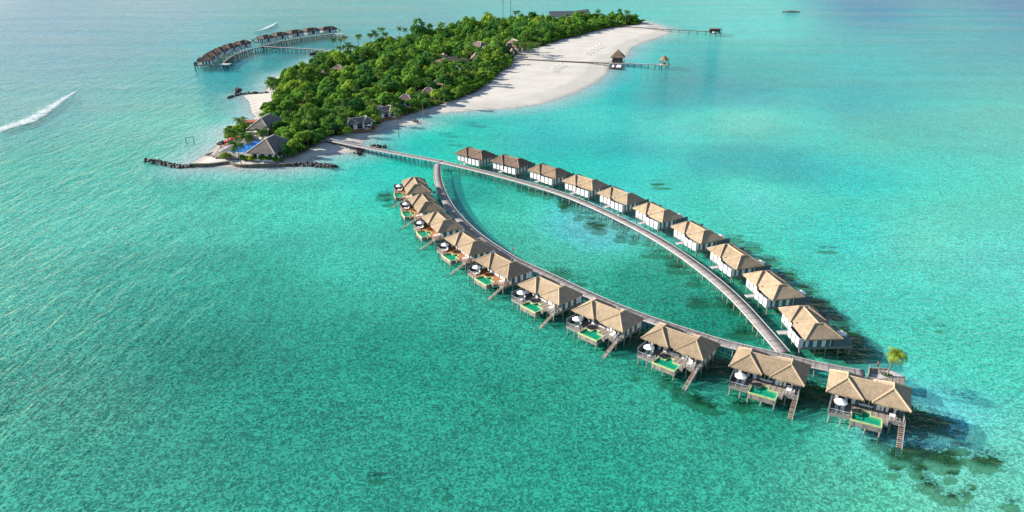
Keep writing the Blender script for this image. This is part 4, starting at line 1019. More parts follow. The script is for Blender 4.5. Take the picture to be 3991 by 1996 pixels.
# restaurant group by the beach
q = lambda a, b: (1800 + a / 7.156, 120 + b / 7.156)
def roofhouse(corners, ze, rise, label, m=M['shingle_red'], w=M['cream'], nm="restaurant", posts=False, cap=M['hipcap']):
    return hip_house(nm, label, "building", corners, ze, rise, 1.4, m, w, cap_m=cap, inset=1.2, posts=posts)
roofhouse([q(500, 478), q(880, 432), q(800, 330)], 6.2, 3.2, "large pinkish brown roof with a blue gable end among the trees, main restaurant hall")
roofhouse([q(540, 598), q(770, 590), q(830, 490)], 4.2, 2.4, "lower pinkish brown roof directly below the main hall roof")
roofhouse([q(1010, 470), q(1300, 492), q(1200, 392)], 5.0, 2.6, "pinkish brown roof with pale hip caps right of the tall palm")
roofhouse([q(1225, 372), q(1510, 472), q(1480, 360)], 5.6, 4.6, "steep pyramid shaped brown roof behind the grove of beach palms")
roofhouse([q(1330, 640), q(1470, 640), q(1540, 590)], 4.4, 3.0, "brown roofed open terrace building at the head of the beach jetty", posts=True)
q2 = lambda a, b: (1300 + a / 2.576, b / 2.576)
roofhouse([q2(1080, 634), q2(1365, 604), q2(1345, 578)], 5.6, 2.2, "long flat pinkish brown roof in the middle of the wood")
roofhouse([q2(1370, 596), q2(1458, 596), q2(1455, 550)], 5.4, 2.2, "short pinkish brown roof joined to the right of the long one")
roofhouse([q2(1110, 585), q2(1180, 580), q2(1170, 545)], 5.2, 1.9, "small pinkish brown roof peeping out behind the long one")
SMALL = [(1323, 264, M['shingle_red'], "left in the wood near the far jetty"), (1250, 284, M['shingle_red'], "close to the left edge of the wood"), (1772, 267, M['shingle'], "in the middle of the wood below the long roof"),
         (1671, 354, M['shingle_red'], "near the beach, in front of a palm"), (1710, 322, M['shingle_red'], "between two palms above the beach"), (1478, 425, M['shingle'], "above the two beach villas"), (1582, 381, M['shingle_red'], "barely showing between dense crowns")]
for a, b, m, lb in SMALL:
    c = at(a, b, 5.2); hip_at("bungalow", "small %s hip roof %s" % ("grey" if m is M['shingle'] else "brown", lb), "bungalow", c, 8.5, 6.5, random.uniform(-.5, .6), 4.6, 2.4, 1.3, m, M['white'], M['hipcap'], 1.0, group="bungalow roofs showing in the wood")
c = at(1643, 159, 5); hip_at("bungalow", "pale white roof showing between trees in the far left of the wood", "bungalow", c, 9, 6, .3, 5.2, 1.2, 1.3, M['white'], M['white'])
# service buildings at the far end
q6 = lambda a, b: (2160 + a / 6.44, 20 + b / 6.44)
c = at(*q6(330, 250), 6.0); t = thing("service_hall", "long grey metal hall with two sloping roofs behind the far trees", "building", (c.x, c.y, 0), R(8))
b = MB(); b.add([(-20, -9, 5.0), (12, -9, 5.0), (12, 9, 9.5), (-20, 9, 9.5), (-20, -9, 0), (12, -9, 0), (12, 9, 0), (-20, 9, 0)], [(0, 1, 2, 3), (4, 5, 1, 0), (5, 6, 2, 1), (6, 7, 3, 2), (7, 4, 0, 3)]); b.build("roof", M['grey_metal'], t)
b = MB(); b.add([(12.1, -9, 6.2), (26, -9, 6.2), (26, 9, 11.5), (12.1, 9, 9.8), (12.1, -9, 0), (26, -9, 0), (26, 9, 0), (12.1, 9, 0)], [(0, 1, 2, 3), (4, 5, 1, 0), (5, 6, 2, 1), (6, 7, 3, 2), (7, 4, 0, 3)]); b.build("annex", M['grey_metal'], t)
MB().box(-19.5, 2.5, -9.15, -9.01, 2.5, 4.7).build("wall", M['white'], t); clear.append((c.x, c.y, 20, 9, 0, 10, 0))
c = at(*q6(570, 300), 5); t = thing("white_shed", "small white flat roofed shed right of the grey metal hall", "shed", (c.x, c.y, 0), 0); MB().box(-9, 9, -4, 4, 0, 5.0).build("wall", M['white'], t); MB().box(-9.5, 9.5, -4.5, 4.5, 5.0, 5.35).build("roof", M['white'], t); clear.append((c.x, c.y, 9, 5, 0, 5, 0))
c = at(*q6(1900, 340), 5.0); hip_at("blue_roof_house", "house with a bright blue hip roof at the far tip of the wood", "house", c, 17, 11, R(4), 5.0, 4.0, 1.2, M['blue_metal'], M['grey_wall'], M['grey_metal'], 1.2)
c = at(*q6(1090, 290), 5.0); hip_at("far_house", "pale grey green roof showing among the far trees", "house", c, 20, 10, R(4), 5.5, 3.0, 1.2, M['grey_metal'], M['white'], None, 1.2)

# mast and pole
c = at(1961, 84, 0)
t = thing("radio_mast", "slim steel lattice mast rising out of the far wood, left of the lamp pole", "mast", (c.x, c.y, 0)); H = 27.0
b = MB()
for k in range(4):
    a0 = math.pi / 4 + k * math.pi / 2; b.bar((1.5 * math.cos(a0), 1.5 * math.sin(a0), 0), (.5 * math.cos(a0), .5 * math.sin(a0), H), .13, .1, 4)
b.build("leg_frame", M['steel'], t); b = MB()
for i in range(9):
    for k in range(4):
        f0, f1 = i / 9, (i + 1) / 9; a0 = math.pi / 4 + k * math.pi / 2; a1 = a0 + math.pi / 2; r0, r1_ = 1.5 - f0, 1.5 - f1
        b.bar((r0 * math.cos(a0), r0 * math.sin(a0), H * f0), (r1_ * math.cos(a1), r1_ * math.sin(a1), H * f1), .08, .08, 4)
b.build("bracing", M['steel'], t); MB().bar((1.0, 0, H - 4), (1.0, 0, H + 1), .3).bar((-.9, 0, H - 7), (-.9, 0, H - 3), .25).build("antenna", M['steel'], t)
c = at(1991, 86, 0); t = thing("lamp_pole", "tall thin dark pole with a lamp head, right of the lattice mast", "pole", (c.x, c.y, 0)); MB().bar((0, 0, 0), (0, 0, 29), .3, .17).build("shaft", M['black'], t); MB().box(-.8, .8, -.5, .5, 28.4, 30.6).build("lamp_head", M['black'], t)

# ------------------------------------------------------------------ beach jetty, pavilion, gazebo, far jetty
qj = lambda a, b, z=1.9: at(2350 + a / 9.2, 170 + b / 9.2, z)
jb = [at(2009, 229, 1.9), at(2090, 233, 1.9), at(2172, 237.5, 1.9), at(2290, 242.5, 1.9), qj(220, 700)]
boardwalk("beach_jetty", "dark edged narrow walkway crossing the white beach from the restaurant to the pavilion", jb, 2.3, lambda s: 1.9, M['walk'], kerb=True, kerb_mat=M['dark_wood'], pitch=5, stilt_mat=M['stilt_dark'], below=.9, kerb_w=.3)
boardwalk("beach_jetty", "pale jetty on dark posts over the water from the pavilion to the small gazebo", [qj(220, 700), qj(700, 706), qj(1400, 727), qj(2060, 748)], 3.0, 1.9 - .004, M['walk_far'], kerb=False, pitch=5.0, stilt_mat=M['stilt_dark'], stilt_r=.26, both=False)
A_ = qj(265, 500, 5.6); B_ = qj(770, 515, 5.6)
pav = hip_house("jetty_pavilion", "brown timber pavilion with a steep pyramid thatch beside the beach jetty", "pavilion", [(2350 + 265 / 9.2, 170 + 500 / 9.2), (2350 + 772 / 9.2, 170 + 515 / 9.2), (2350 + 848 / 9.2, 170 + 440 / 9.2)], 5.6, 5.2, 2.0, M['thatch_olive'], M['dark_wood'], inset=1.4)
for a, b in ((300, 640), (430, 650), (590, 650), (740, 650), (770, 600)):
    p = qj(a, b, 1.5); o = pav.matrix_basis.inverted() @ Vector((p.x, p.y, 0)); stilt(pav, o.x, o.y, .2, 2.0, 1.5, M['stilt_dark'])
dk = thing("landing_deck", "low dark timber landing with two white mats below the pavilion", "deck", (0, 0, 0))
L4 = [qj(205, 870, .9), qj(685, 890, .9), qj(665, 748, .9), qj(265, 735, .9)]
flat("deck", ccw(L4), .45, .9, M['dark_wood'], dk)
for nm, pts, m, lb in (("mat", [(315, 848), (385, 852), (412, 757), (345, 755)], M['white'], "narrow white mat lying on the dark landing"), ("mat", [(465, 855), (635, 862), (660, 760), (500, 757)], M['white'], "wide white mat lying on the dark landing"), ("mat", [(395, 852), (450, 855), (480, 757), (430, 757)], M['purple'], "purple mat between the two white mats on the landing")):
    tag(flat(nm, ccw([qj(a, b, .95) for a, b in pts]), .91, 1.05, m), lb, "mat")
for a, b in ((230, 880), (660, 880), (655, 765)):
    p = qj(a, b, .4); stilt(dk, p.x, p.y, .2, .45, 1.8, M['stilt_dark'])
gc = qj(2190, 745, 1.9); gz = thing("gazebo", "small thatched gazebo on a round railed deck at the end of the beach jetty", "gazebo", (gc.x, gc.y, 0), R(-15))
MB().prism([(4.6 * math.cos(k * math.pi / 4 + .39), 3.4 * math.sin(k * math.pi / 4 + .39)) for k in range(8)], 1.5, 1.93).build("deck", M['hipcap'], gz)
b = MB(); n = 8
b.add([(3.6 * math.cos(k * 2 * math.pi / n + .39), 3.6 * math.sin(k * 2 * math.pi / n + .39), 5.0) for k in range(n)] + [(1.5 * math.cos(k * 2 * math.pi / n + .39), 1.5 * math.sin(k * 2 * math.pi / n + .39), 6.6) for k in range(n)], [(k, (k + 1) % n, n + (k + 1) % n, n + k) for k in range(n)] + [tuple(range(n))[::-1]])
b.add([(1.9 * math.cos(k * 2 * math.pi / n + .39), 1.9 * math.sin(k * 2 * math.pi / n + .39), 6.9) for k in range(n)] + [(0, 0, 8.3)], [(k, (k + 1) % n, n) for k in range(n)] + [tuple(range(n))[::-1]])
b.build("roof", thatch("orange_brown_thatch", (.36, .19, .10), (.22, .12, .06)), gz)
for k in range(8): MB().bar((3.0 * math.cos(k * math.pi / 4 + .39), 3.0 * math.sin(k * math.pi / 4 + .39), 1.93), (3.0 * math.cos(k * math.pi / 4 + .39), 3.0 * math.sin(k * math.pi / 4 + .39), 5.0), .13).build("post", M['dark_wood'], gz)
MB().prism([(.9 * math.cos(k * math.pi / 4), .9 * math.sin(k * math.pi / 4)) for k in range(8)], 1.93, 3.0).build("bar_counter", M['dark_wood'], gz)
railing(gz, [(4.1, -1.3), (4.1, 1.3), (1.7, 3.0)], 1.93, 1.0, M['dark_wood'])
for k in range(6): stilt(gz, 3.2 * math.cos(k * math.pi / 3), 2.6 * math.sin(k * math.pi / 3), .22, 1.5, 1.9, M['stilt_dark'])
fj = [at(2416, 103, 1.8), at(2505, 108, 1.8), at(2599, 114.5, 1.9), at(2690, 119, 1.9), at(2772, 123.5, 1.9)]
boardwalk("arrival_jetty", "thin dark far jetty leaving the beach tip towards an arrival hut", fj, 2.6, 1.9, M['walk'], kerb=True, kerb_mat=M['dark_wood'], pitch=8.5, stilt_mat=M['stilt_dark'], stilt_r=.36, both=False, kerb_w=.3)
c = at(2787, 130, 1.0); ah = thing("arrival_hut", "low dark flat roofed hut at the end of the far jetty", "hut", (c.x, c.y, 0), R(-3))
MB().box(-5.5, 5.5, -4, 5, 5.0, 5.4).build("roof", M['shingle'], ah); MB().box(-5.3, 5.3, -3.8, 4.8, 1.2, 1.6).build("deck", M['dark_wood'], ah); MB().box(-5.2, 5.2, 2.5, 4.6, 1.6, 5.0).build("wall", M['dark_wood'], ah); MB().box(-2.6, 2.4, -3.4, -.5, 1.6, 2.7).build("counter", M['white'], ah)
for x in (-5, 0, 5):
    MB().box(x - .2, x + .2, -3.8, -3.4, 1.6, 5.0).build("post", M['dark_wood'], ah); stilt(ah, x, -3.4, .3, 1.2, 1.9, M['stilt_dark'])

# parasols and loungers on the beach
qb = lambda a, b: at(1900 + a / 2.576, b / 2.576, 1.25)
BEACH = [(1130, 468, "upper", "furthest from the water walkway"), (1100, 486, "upper", "second from the far end"), (1065, 505, "upper", "in the middle"), (1025, 530, "upper", "second from the near end"), (990, 552, "upper", "nearest the walkway"),
         (742, 668, "lower", "nearest the walkway"), (705, 685, "lower", "second from the walkway"), (672, 702, "lower", "third from the walkway"), (655, 722, "lower", "furthest from the walkway")]
bp_ = None
for i, (a, b, row, pos) in enumerate(BEACH):
    p = qb(a, b); p.z = GZ(p)
    if bp_ is None: bp_ = make_parasol(M['cream'], 1.2, 2.5, "beach_parasol"); o = bp_
    else: o = copy_tree(bp_)
    o.location = p; o['label'] = "pale beach parasol of the %s row on the sand, %s" % (row, pos); o['group'] = "beach parasols"; o['category'] = "parasol"
    for k, sx in ((0, -1.1), (1, 1.1)):
        l = copy_tree(P_lou); l.location = (p.x + sx + .8, p.y - 1.2, p.z); l.rotation_euler = (0, 0, R(70)); l['label'] = "white lounger %s the %s row beach parasol, %s" % ("left of" if k == 0 else "right of", row, pos); l['group'] = "loungers on the beach"

# ------------------------------------------------------------------ sea wall, boulders, swing frame, sand bank
q6b = lambda a, b, z=0.0: at(500 + a / 2.862, 380 + b / 2.862, z)
sw = [q6b(690, 775), q6b(850, 778), q6b(980, 762), q6b(1100, 748), q6b(1150, 750), q6b(1185, 775), q6b(1260, 785), q6b(1500, 782), q6b(1800, 770)]
path, L = smooth_path(sw, 1.5); V = []; F = []
for i, p in enumerate(path):
    d = (path[min(i + 1, len(path) - 1)] - path[max(i - 1, 0)]).normalized(); n_ = Vector((-d.y, d.x, 0)); hz = 1.35 + .12 * math.sin(i * .7)
    for o, z in ((-.45, -1.2), (-.3, hz), (.5, hz + .02), (.6, -1.0)): V.append(tuple(p + n_ * o + Vector((0, 0, z))))
    if i:
        k = 4 * i
        for a in range(3): F.append((k - 4 + a, k + a, k + a + 1, k - 3 + a))
F += [(0, 1, 2, 3), (len(V) - 1, len(V) - 2, len(V) - 3, len(V) - 4)]
o = MB().add(V, F).build("sea_wall", M['wallstone']); tag(o, "low curved mossy concrete wall holding the sand at the island tip", "sea wall")
rocks = []
for s_ in range(4):
    rng = np.random.default_rng(40 + s_); import bmesh
    bm = bmesh.new(); bmesh.ops.create_icosphere(bm, subdivisions=2, radius=1.0)
    for v in bm.verts:
        k = 1 + .28 * math.sin(v.co.x * 3 + s_) * math.cos(v.co.y * 2.6 + s_ * 2) + rng.uniform(-.14, .14); v.co = v.co * k; v.co.z *= .75
    me = bpy.data.meshes.new("boulder"); bm.to_mesh(me); bm.free(); me.materials.append(M['rock']); rocks.append(me)
def boulders(px_pts, n, width, label, group, size=(.42, .85), high=.85):
    path, L = smooth_path([Vector((p.x, p.y, 0)) for p in px_pts], .5)
    for k in range(n):
        i = int((k + .5) / n * (len(path) - 1)); p = path[i]; d = (path[min(i + 1, len(path) - 1)] - path[max(i - 1, 0)]).normalized(); n_ = Vector((-d.y, d.x, 0))
        off = random.uniform(-1, 1); c = p + n_ * off * width / 2 + d * random.uniform(-.5, .5)
        o = bpy.data.objects.new("boulder", random.choice(rocks)); COL.objects.link(o); s = random.uniform(*size)
        o.location = (c.x, c.y, (1 - abs(off)) * high + random.uniform(-.3, .25)); o.rotation_euler = (random.random() * .6, random.random() * .6, random.random() * 6.28); o.scale = (s * random.uniform(.8, 1.3), s, s * random.uniform(.8, 1.1))
        tag(o, label, "rock", group)
boulders([q6b(185, 712), q6b(310, 720), q6b(430, 755), q6b(560, 775), q6b(695, 778)], 100, 3.0, "dark boulder of the breakwater running left from the sea wall into the sea", "boulders of the left breakwater")
boulders([q6b(1790, 760), q6b(2000, 755), q6b(2200, 765), q6b(2325, 785)], 84, 3.0, "dark boulder of the breakwater running right from the sea wall", "boulders of the right breakwater")
q7c = lambda a, b, z=0: at(1260 + a / 5.6, 520 + b / 5.6, z)
boulders([q7c(720, 470), q7c(750, 420), q7c(790, 370), q7c(830, 330)], 22, 3.2, "dark boulder of the heap under the jetty at the edge of the sand", "boulders under the jetty")
boulders([q7c(1050, 290), q7c(1200, 305), q7c(1390, 312)], 26, 1.8, "dark boulder of the low line in the water just behind the jetty", "boulders behind the jetty", (.45, .85), .8)
q7 = lambda a, b, z=0: at(700 + a / 3.22, 60 + b / 3.22, z)
boulders([q7(610, 1035), q7(700, 1008), q7(760, 990), q7(900, 985), q7(1120, 978)], 46, 1.6, "dark boulder of the groyne along the upper left sand spit", "boulders of the upper left groyne", (.5, 1.0), .7)
boulders([q7(715, 968), q7(770, 970)], 16, 4.0, "dark boulder of the heap at the head of the upper left groyne", "boulders heaped on the upper left groyne", (.8, 1.4), 2.4)
boulders([q7(1640, 497), q7(1700, 480), q7(1765, 465)], 16, 3, "dark boulder by the sand at the island end of the far jetty", "boulders by the far jetty", (.8, 1.5))
boulders([q8 and at(*q8(40, 735)), at(*q8(110, 690)), at(*q8(240, 655))], 18, 2.4, "dark boulder between the pool terrace and the sea", "boulders by the pool terrace", (.5, .9), .9)
boulders([q2 and at(*q2(800, 1222)), at(*q2(850, 1240))], 7, 1.5, "brown boulder at the end of the small sand point below the beach villas", "boulders on the sand point", (.5, .8))
sf = at(742, 560, 0); t = thing("swing_frame", "thin dark swing frame standing in the sea off the pool terrace", "swing", (sf.x, sf.y, 0), R(38))
for x in (-1.7, 1.7):
    MB().bar((x, 0, -1.7), (x, 0, 2.9), .11, .11).build("post", M['black'], t)
MB().bar((-1.8, 0, 2.9), (1.8, 0, 2.9), .1, .1).build("crossbar", M['black'], t)
MB().bar((-1.7, 0, .35), (1.7, 0, .35), .06, .06).build("footbar", M['black'], t)
c = at(3085, 45, 0); t = thing("coral_bank", "flat brown coral rubble bank far out in the upper right sea", "bank", (c.x, c.y, 0)); b = MB(); rng = random.Random(3)
ringp = [(12 * math.cos(k * .314) * rng.uniform(.8, 1.1), 5 * math.sin(k * .314) * rng.uniform(.7, 1.1)) for k in range(20)]
b.prism(ringp, -1.5, .3); b.prism([(x * .6, y * .5) for x, y in ringp], .3, .9); b.build("rubble", plain("coral_rubble", (.20, .16, .12), (.10, .09, .07), .4), t)

# ------------------------------------------------------------------ trees

def crown_arrays(R_, H_, nlobes, nfaces, seed, leaf=(.45, .85), flat=.8, z0=.0):
    """leaf clumps spread over several lobes"""
    rg = np.random.default_rng(seed); L = []
    for k in range(nlobes):
        t = rg.random() * 6.283; r = R_ * (.15 + .5 * math.sqrt(rg.random())) if k else 0
        L.append((r * math.cos(t), r * math.sin(t), z0 + H_ * (.45 + .4 * rg.random() * (1 - r / R_)) + (.1 * H_ if k == 0 else 0), R_ * rg.uniform(.36, .56)))
    L = np.array(L); per = rg.integers(0, nlobes, nfaces); d = rg.normal(size=(nfaces, 3)); d[:, 2] = np.abs(d[:, 2]) * .9 - .28; d /= np.linalg.norm(d, axis=1)[:, None]
    rad = L[per, 3] * (rg.uniform(.72, 1.08, nfaces)); c = L[per, :3] + d * rad[:, None] * np.array([1, 1, flat])
    nrm = d + rg.normal(size=d.shape) * .45; nrm[:, 2] += .35; nrm /= np.linalg.norm(nrm, axis=1)[:, None]
    a = np.cross(nrm, rg.normal(size=d.shape)); a /= np.linalg.norm(a, axis=1)[:, None]; b = np.cross(nrm, a)
    s = rg.uniform(*leaf, nfaces)[:, None]; s2 = s * rg.uniform(.45, .8, nfaces)[:, None]
    V = np.stack([c - a * s, c - b * s2 + nrm * .1, c + a * s, c + b * s2 + nrm * .1], 1).reshape(-1, 3)
    return V, np.arange(len(V)).reshape(-1, 4)
def tree_proto(R_, H_, nl, nf, seed, m, leaf=(.45, .85), trunk=True):
    V, Q = crown_arrays(R_, H_, nl, nf, seed, leaf)
    cm = np_mesh("crown", V, Q, m, link=False)
    b = MB(); rg = random.Random(seed)
    b.tube([(0, 0, -.3), (.15, .1, H_ * .3), (.1, 0, H_ * .6)], [.32, .24, .15], 6)
    for k in range(4):
        t = rg.random() * 6.28; b.bar((.13, .05, H_ * rg.uniform(.25, .45)), (R_ * .45 * math.cos(t), R_ * .45 * math.sin(t), H_ * .7), .13, .05, 5)
    tm = bpy.data.meshes.new("trunk"); tm.from_pydata(b.v, [], b.f); tm.materials.append(M['bark'])
    return cm, tm, V, Q
TP = [tree_proto(5.2, 9.5, 9, 1300, 100 + k, M['leaf']) for k in range(5)] + [tree_proto(4.2, 11.5, 8, 1100, 120 + k, M['leaf']) for k in range(2)] + [tree_proto(5.6, 8, 10, 1300, 130 + k, M['leaf'], (.4, .7)) for k in range(2)]
SP = [tree_proto(2.3, 2.9, 6, 420, 200 + k, M['shrub'], (.3, .55)) for k in range(4)]
def put_tree(name, proto, x, y, z, s, label, cat, group, sz=1.0):
    rt = bpy.data.objects.new(name, None); COL.objects.link(rt); rt.location = (x, y, z); rt.rotation_euler = (0, 0, random.random() * 6.28); rt.scale = (s, s, s * sz)
    tag(rt, label, cat, group)
    for nm, me in (("crown", proto[0]), ("trunk", proto[1])):
        o = bpy.data.objects.new(nm, me); COL.objects.link(o); o.parent = rt
    return rt
fmin, fmax = forest.min(0), forest.max(0)
pts = []; cell = {}
def ok(x, y, r):
    k = (int(x // 6), int(y // 6))
    for i in (-1, 0, 1):
        for j in (-1, 0, 1):
            for (a, b, rr) in cell.get((k[0] + i, k[1] + j), ()):
                if (a - x) ** 2 + (b - y) ** 2 < (.5 * (r + rr)) ** 2: return False
    cell.setdefault(k, []).append((x, y, r)); return True
def blocked(x, y, r, h):
    for cx, cy, hw, hd, rz, z, fr in clear:
        dx, dy = x - cx, y - cy; u = dx * math.cos(rz) + dy * math.sin(rz); v = -dx * math.sin(rz) + dy * math.cos(rz)
        if abs(u) < hw + r * .55 and abs(v) < hd + r * .55: return True
        # trees tall enough to stand before a roof that the photograph shows are left out
        dist = math.hypot(cx, cy); fx, fy = -cx / dist, -cy / dist; along = dx * fx + dy * fy; across = abs(-dx * fy + dy * fx)
        if 0 < along < fr + hd and across < hw * .6 + r * .3:
            drop = along * (CAM_H / dist)
            if h > z - 1.6 + drop: return True
    return False
cand = RNG.random((26000, 2)) * (fmax - fmin) + fmin
sdF = sdist(cand, forest); keep = sdF > .5; cand = cand[keep]; sdF = sdF[keep]
dens = vnoise(cand, 40, 77, 3)
trees = []
for (x, y), sd, dn in zip(cand, sdF, dens):
    if sd < 4.0:
        r = random.uniform(1.3, 2.6); kind = 's'
    else:
        r = random.uniform(3.0, 6.2) if dn > .42 else random.uniform(2.5, 4.6); kind = 't' if r > 2.7 else 's'
        if sd < 9: r = min(r, 3.6)
    h = 1.75 * r
    if ok(x, y, r * 1.3) and not blocked(x, y, r, h): trees.append((x, y, r, kind, sd))
def in_view(x, y): return True
T_ = sorted([t for t in trees if t[3] == 't'], key=lambda t: t[1]); S_ = sorted([t for t in trees if t[3] == 's'], key=lambda t: t[1])
EXTRA_SHRUB = [at(500 + a / 2.862, 380 + b / 2.862, 1.2) for a, b in [(1270, 690), (1300, 690), (1340, 690), (1380, 695), (1430, 690), (1480, 695), (1530, 695), (1580, 700), (1640, 705), (1700, 705), (1090, 680), (1120, 672), (1590, 400), (1650, 400), (1150, 450), (1200, 440), (1240, 430), (1180, 410), (1140, 420), (1290, 400), (1230, 390), (1130, 380), (1320, 480), (1290, 350)]]
S_ = [(p.x, p.y, random.uniform(1.3, 2.1) if i < 14 else random.uniform(2.2, 3.0), 's', 1.0) for i, p in enumerate(EXTRA_SHRUB)] + S_
# the thicket beside the pool bar and along the small beach by the jetty
for a, b, r in [(1705, 640, 2.6), (1760, 655, 2.4), (1820, 640, 2.8), (1870, 610, 2.8), (1740, 600, 3.2), (1800, 580, 3.4), (1880, 560, 3.4), (1950, 550, 3.2), (1780, 520, 3.4), (1850, 500, 3.6), (1930, 500, 3.4), (2010, 520, 3.2), (2080, 510, 3.0), (2150, 480, 2.8), (1990, 470, 3.4), (2070, 450, 3.4), (2150, 430, 3.2), (1900, 440, 3.4), (1820, 440, 3.0), (1750, 470, 2.6),
                (2230, 420, 3.2), (2300, 400, 3.0), (2380, 380, 3.2), (2440, 400, 2.6), (2340, 330, 3.6), (2240, 350, 3.6), (1700, 420, 2.2), (1630, 395, 2.0), (1950, 400, 3.4), (2080, 390, 3.4), (1830, 390, 2.6)]:
    p = at(500 + a / 2.862, 380 + (b + 22) / 2.862, 1.2); T_.insert(0, (p.x, p.y, r, 't', 9.5))
for a, b, r in [(1000, 700, 3.2), (1100, 640, 3.4), (1200, 600, 3.2), (1330, 500, 4.0), (1250, 430, 4.0), (1150, 460, 3.8), (1400, 560, 3.6), (1450, 640, 3.2), (1500, 660, 2.4), (1420, 450, 4.2), (1300, 380, 4.2), (1480, 330, 4.0), (1400, 300, 4.2), (500, 800, 3.2), (420, 850, 3.4), (330, 900, 3.2), (250, 850, 3.4), (450, 700, 3.2), (560, 640, 2.6), (350, 760, 3.6)]:
    p = at(1280 + a / 8.05, 400 + (b + 60) / 8.05, 1.2); T_.insert(0, (p.x, p.y, r, 't', 9.5))
hue = [("dense dark green broadleaf tree", "standing inside the island wood"), ("spreading mid green broadleaf tree", "standing inside the island wood"), ("tall narrow broadleaf tree", "rising out of the island wood")]
bulkV, bulkQ, nb = [], [], 0
for i, (x, y, r, k, sd) in enumerate(T_):
    j = random.randrange(len(TP)); z = GZ(Vector((x, y, 0)))
    sc = r / (5.2 if j < 5 else 4.2 if j < 7 else 5.6); hz = random.uniform(.8, 1.15) * (1.25 if y > 640 else 1.0) * (1.0 if sd > 9 else .85)
    if i < 300:
        n = 0 if j < 5 else 2 if j < 7 else 1
        put_tree("broadleaf_tree", TP[j], x, y, z, sc, "%s %s" % hue[n] if sd > 9 else "low green broadleaf tree at the edge of the island wood", "tree", "broadleaf trees of the island wood", hz)
    else:
        V, Q = crown_arrays(5.2, 9.5, 8, 420, 3000 + i, (.6, 1.05)); a = random.random() * 6.28; ca, sa = math.cos(a), math.sin(a)
        W_ = np.stack([x + sc * (V[:, 0] * ca - V[:, 1] * sa), y + sc * (V[:, 0] * sa + V[:, 1] * ca), z + sc * hz * V[:, 2]], 1); bulkV.append(W_); bulkQ.append(Q + nb); nb += len(V)
def foliage_bulk():
    m, t = mat("far_wood_green"); g = t.nodes.new("ShaderNodeAttribute"); g.attribute_name = "tone"
    v = coords(t, obj=False); n = noise(t, v, .8, 2, .6); n2 = noise(t, v, .05, 2, .5)
    r = ramp(t, g.outputs['Fac'], [(0.0, (.045, .155, .055)), (.45, (.135, .285, .052)), (.8, (.155, .30, .055)), (1.0, (.29, .41, .065))]).outputs[0]
    c = mixc(t, 1.0, r, ramp(t, n, [(.3, (.5, .52, .5)), (.7, (1.55, 1.5, 1.3))]).outputs[0], 'MULTIPLY')
    c = mixc(t, 1.0, c, ramp(t, n2, [(.3, (.75, .8, .8)), (.7, (1.3, 1.25, 1.1))]).outputs[0], 'MULTIPLY')
    d = nd(t, "ShaderNodeBsdfDiffuse"); ln(t, c, d.inputs[0]); tr = nd(t, "ShaderNodeBsdfTranslucent"); ln(t, c, tr.inputs[0])
    mx = nd(t, "ShaderNodeMixShader"); mx.inputs[0].default_value = .38; ln(t, d.outputs[0], mx.inputs[1]); ln(t, tr.outputs[0], mx.inputs[2])
    o = nd(t, "ShaderNodeOutputMaterial"); ln(t, mx.outputs[0], o.inputs[0]); return m
tone = np.concatenate([np.full(len(v), random.random()) for v in bulkV])
o = np_mesh("wood", np.concatenate(bulkV), np.concatenate(bulkQ), foliage_bulk(), dict(tone=tone))
tag(o, "dense mass of tree crowns covering the far part of the island", "wood", kind='stuff')
for i, (x, y, r, k, sd) in enumerate(S_):
    if i >= 300: break
    z = GZ(Vector((x, y, 0)))
    put_tree("shrub", random.choice(SP), x, y, z, r / 2.0, "bright green shrub at the edge of the island wood" if sd < 4.5 else "low green shrub between the trees of the island wood", "shrub", "shrubs of the island wood" if sd >= 4.5 else "shrubs along the edge of the wood")
if len(S_) > 300:
    bv_, bq_, nb2 = [], [], 0
    for (x, y, r, k, sd) in S_[300:]:
        V, Q = crown_arrays(2.3, 2.9, 5, 160, int(x * 7 + y) & 9999, (.4, .7)); s = r / 2.0; z = GZ(Vector((x, y, 0)))
        bv_.append(np.stack([x + s * V[:, 0], y + s * V[:, 1], z + s * V[:, 2]], 1)); bq_.append(Q + nb2); nb2 += len(V)
    o = np_mesh("undergrowth", np.concatenate(bv_), np.concatenate(bq_), M['shrub']); tag(o, "far low shrubs filling the wood edge", "shrubs", kind='stuff')
# forest floor showing between the crowns
print("TREES", len(T_), len(S_))

# ---- palms
PP = []
for k in range(4):
    b, V, F = palm_meshes(11.0, 1.6 if k % 2 else -1.0, 20, 300 + k, 4.4)
    tm = bpy.data.meshes.new("trunk"); tm.from_pydata(b.v, [], b.f); tm.materials.append(M['bark'])
    cm = bpy.data.meshes.new("crown"); cm.from_pydata([tuple(v) for v in V], [], F); cm.materials.append(M['palm']); PP.append((cm, tm))
def palm_at(x, y, top, label, group=None, s_=None):
    z = GZ(Vector((x, y, 0))); s = s_ or 1.0; h = max(3.0, top - z)
    rt = put_tree("coconut_palm", random.choice(PP), x, y, z, s, label, "palm tree", group, h / 11.0 / s)
    # keep the fronds undistorted when the trunk is shorter or taller
    for c in rt.children:
        if c.name.startswith("crown"):
            k = rt.scale.z / rt.scale.x; c.scale = (1, 1, 1 / k); c.location = (0, 0, 11.0 - 11.0 / k)
    return rt
def palm_px(px, py, top, label, group=None, s=None):
    p = at(px, py, top); return palm_at(p.x, p.y, top, label, group, s)
z6 = lambda a, b: (500 + a / 2.862, 380 + b / 2.862)
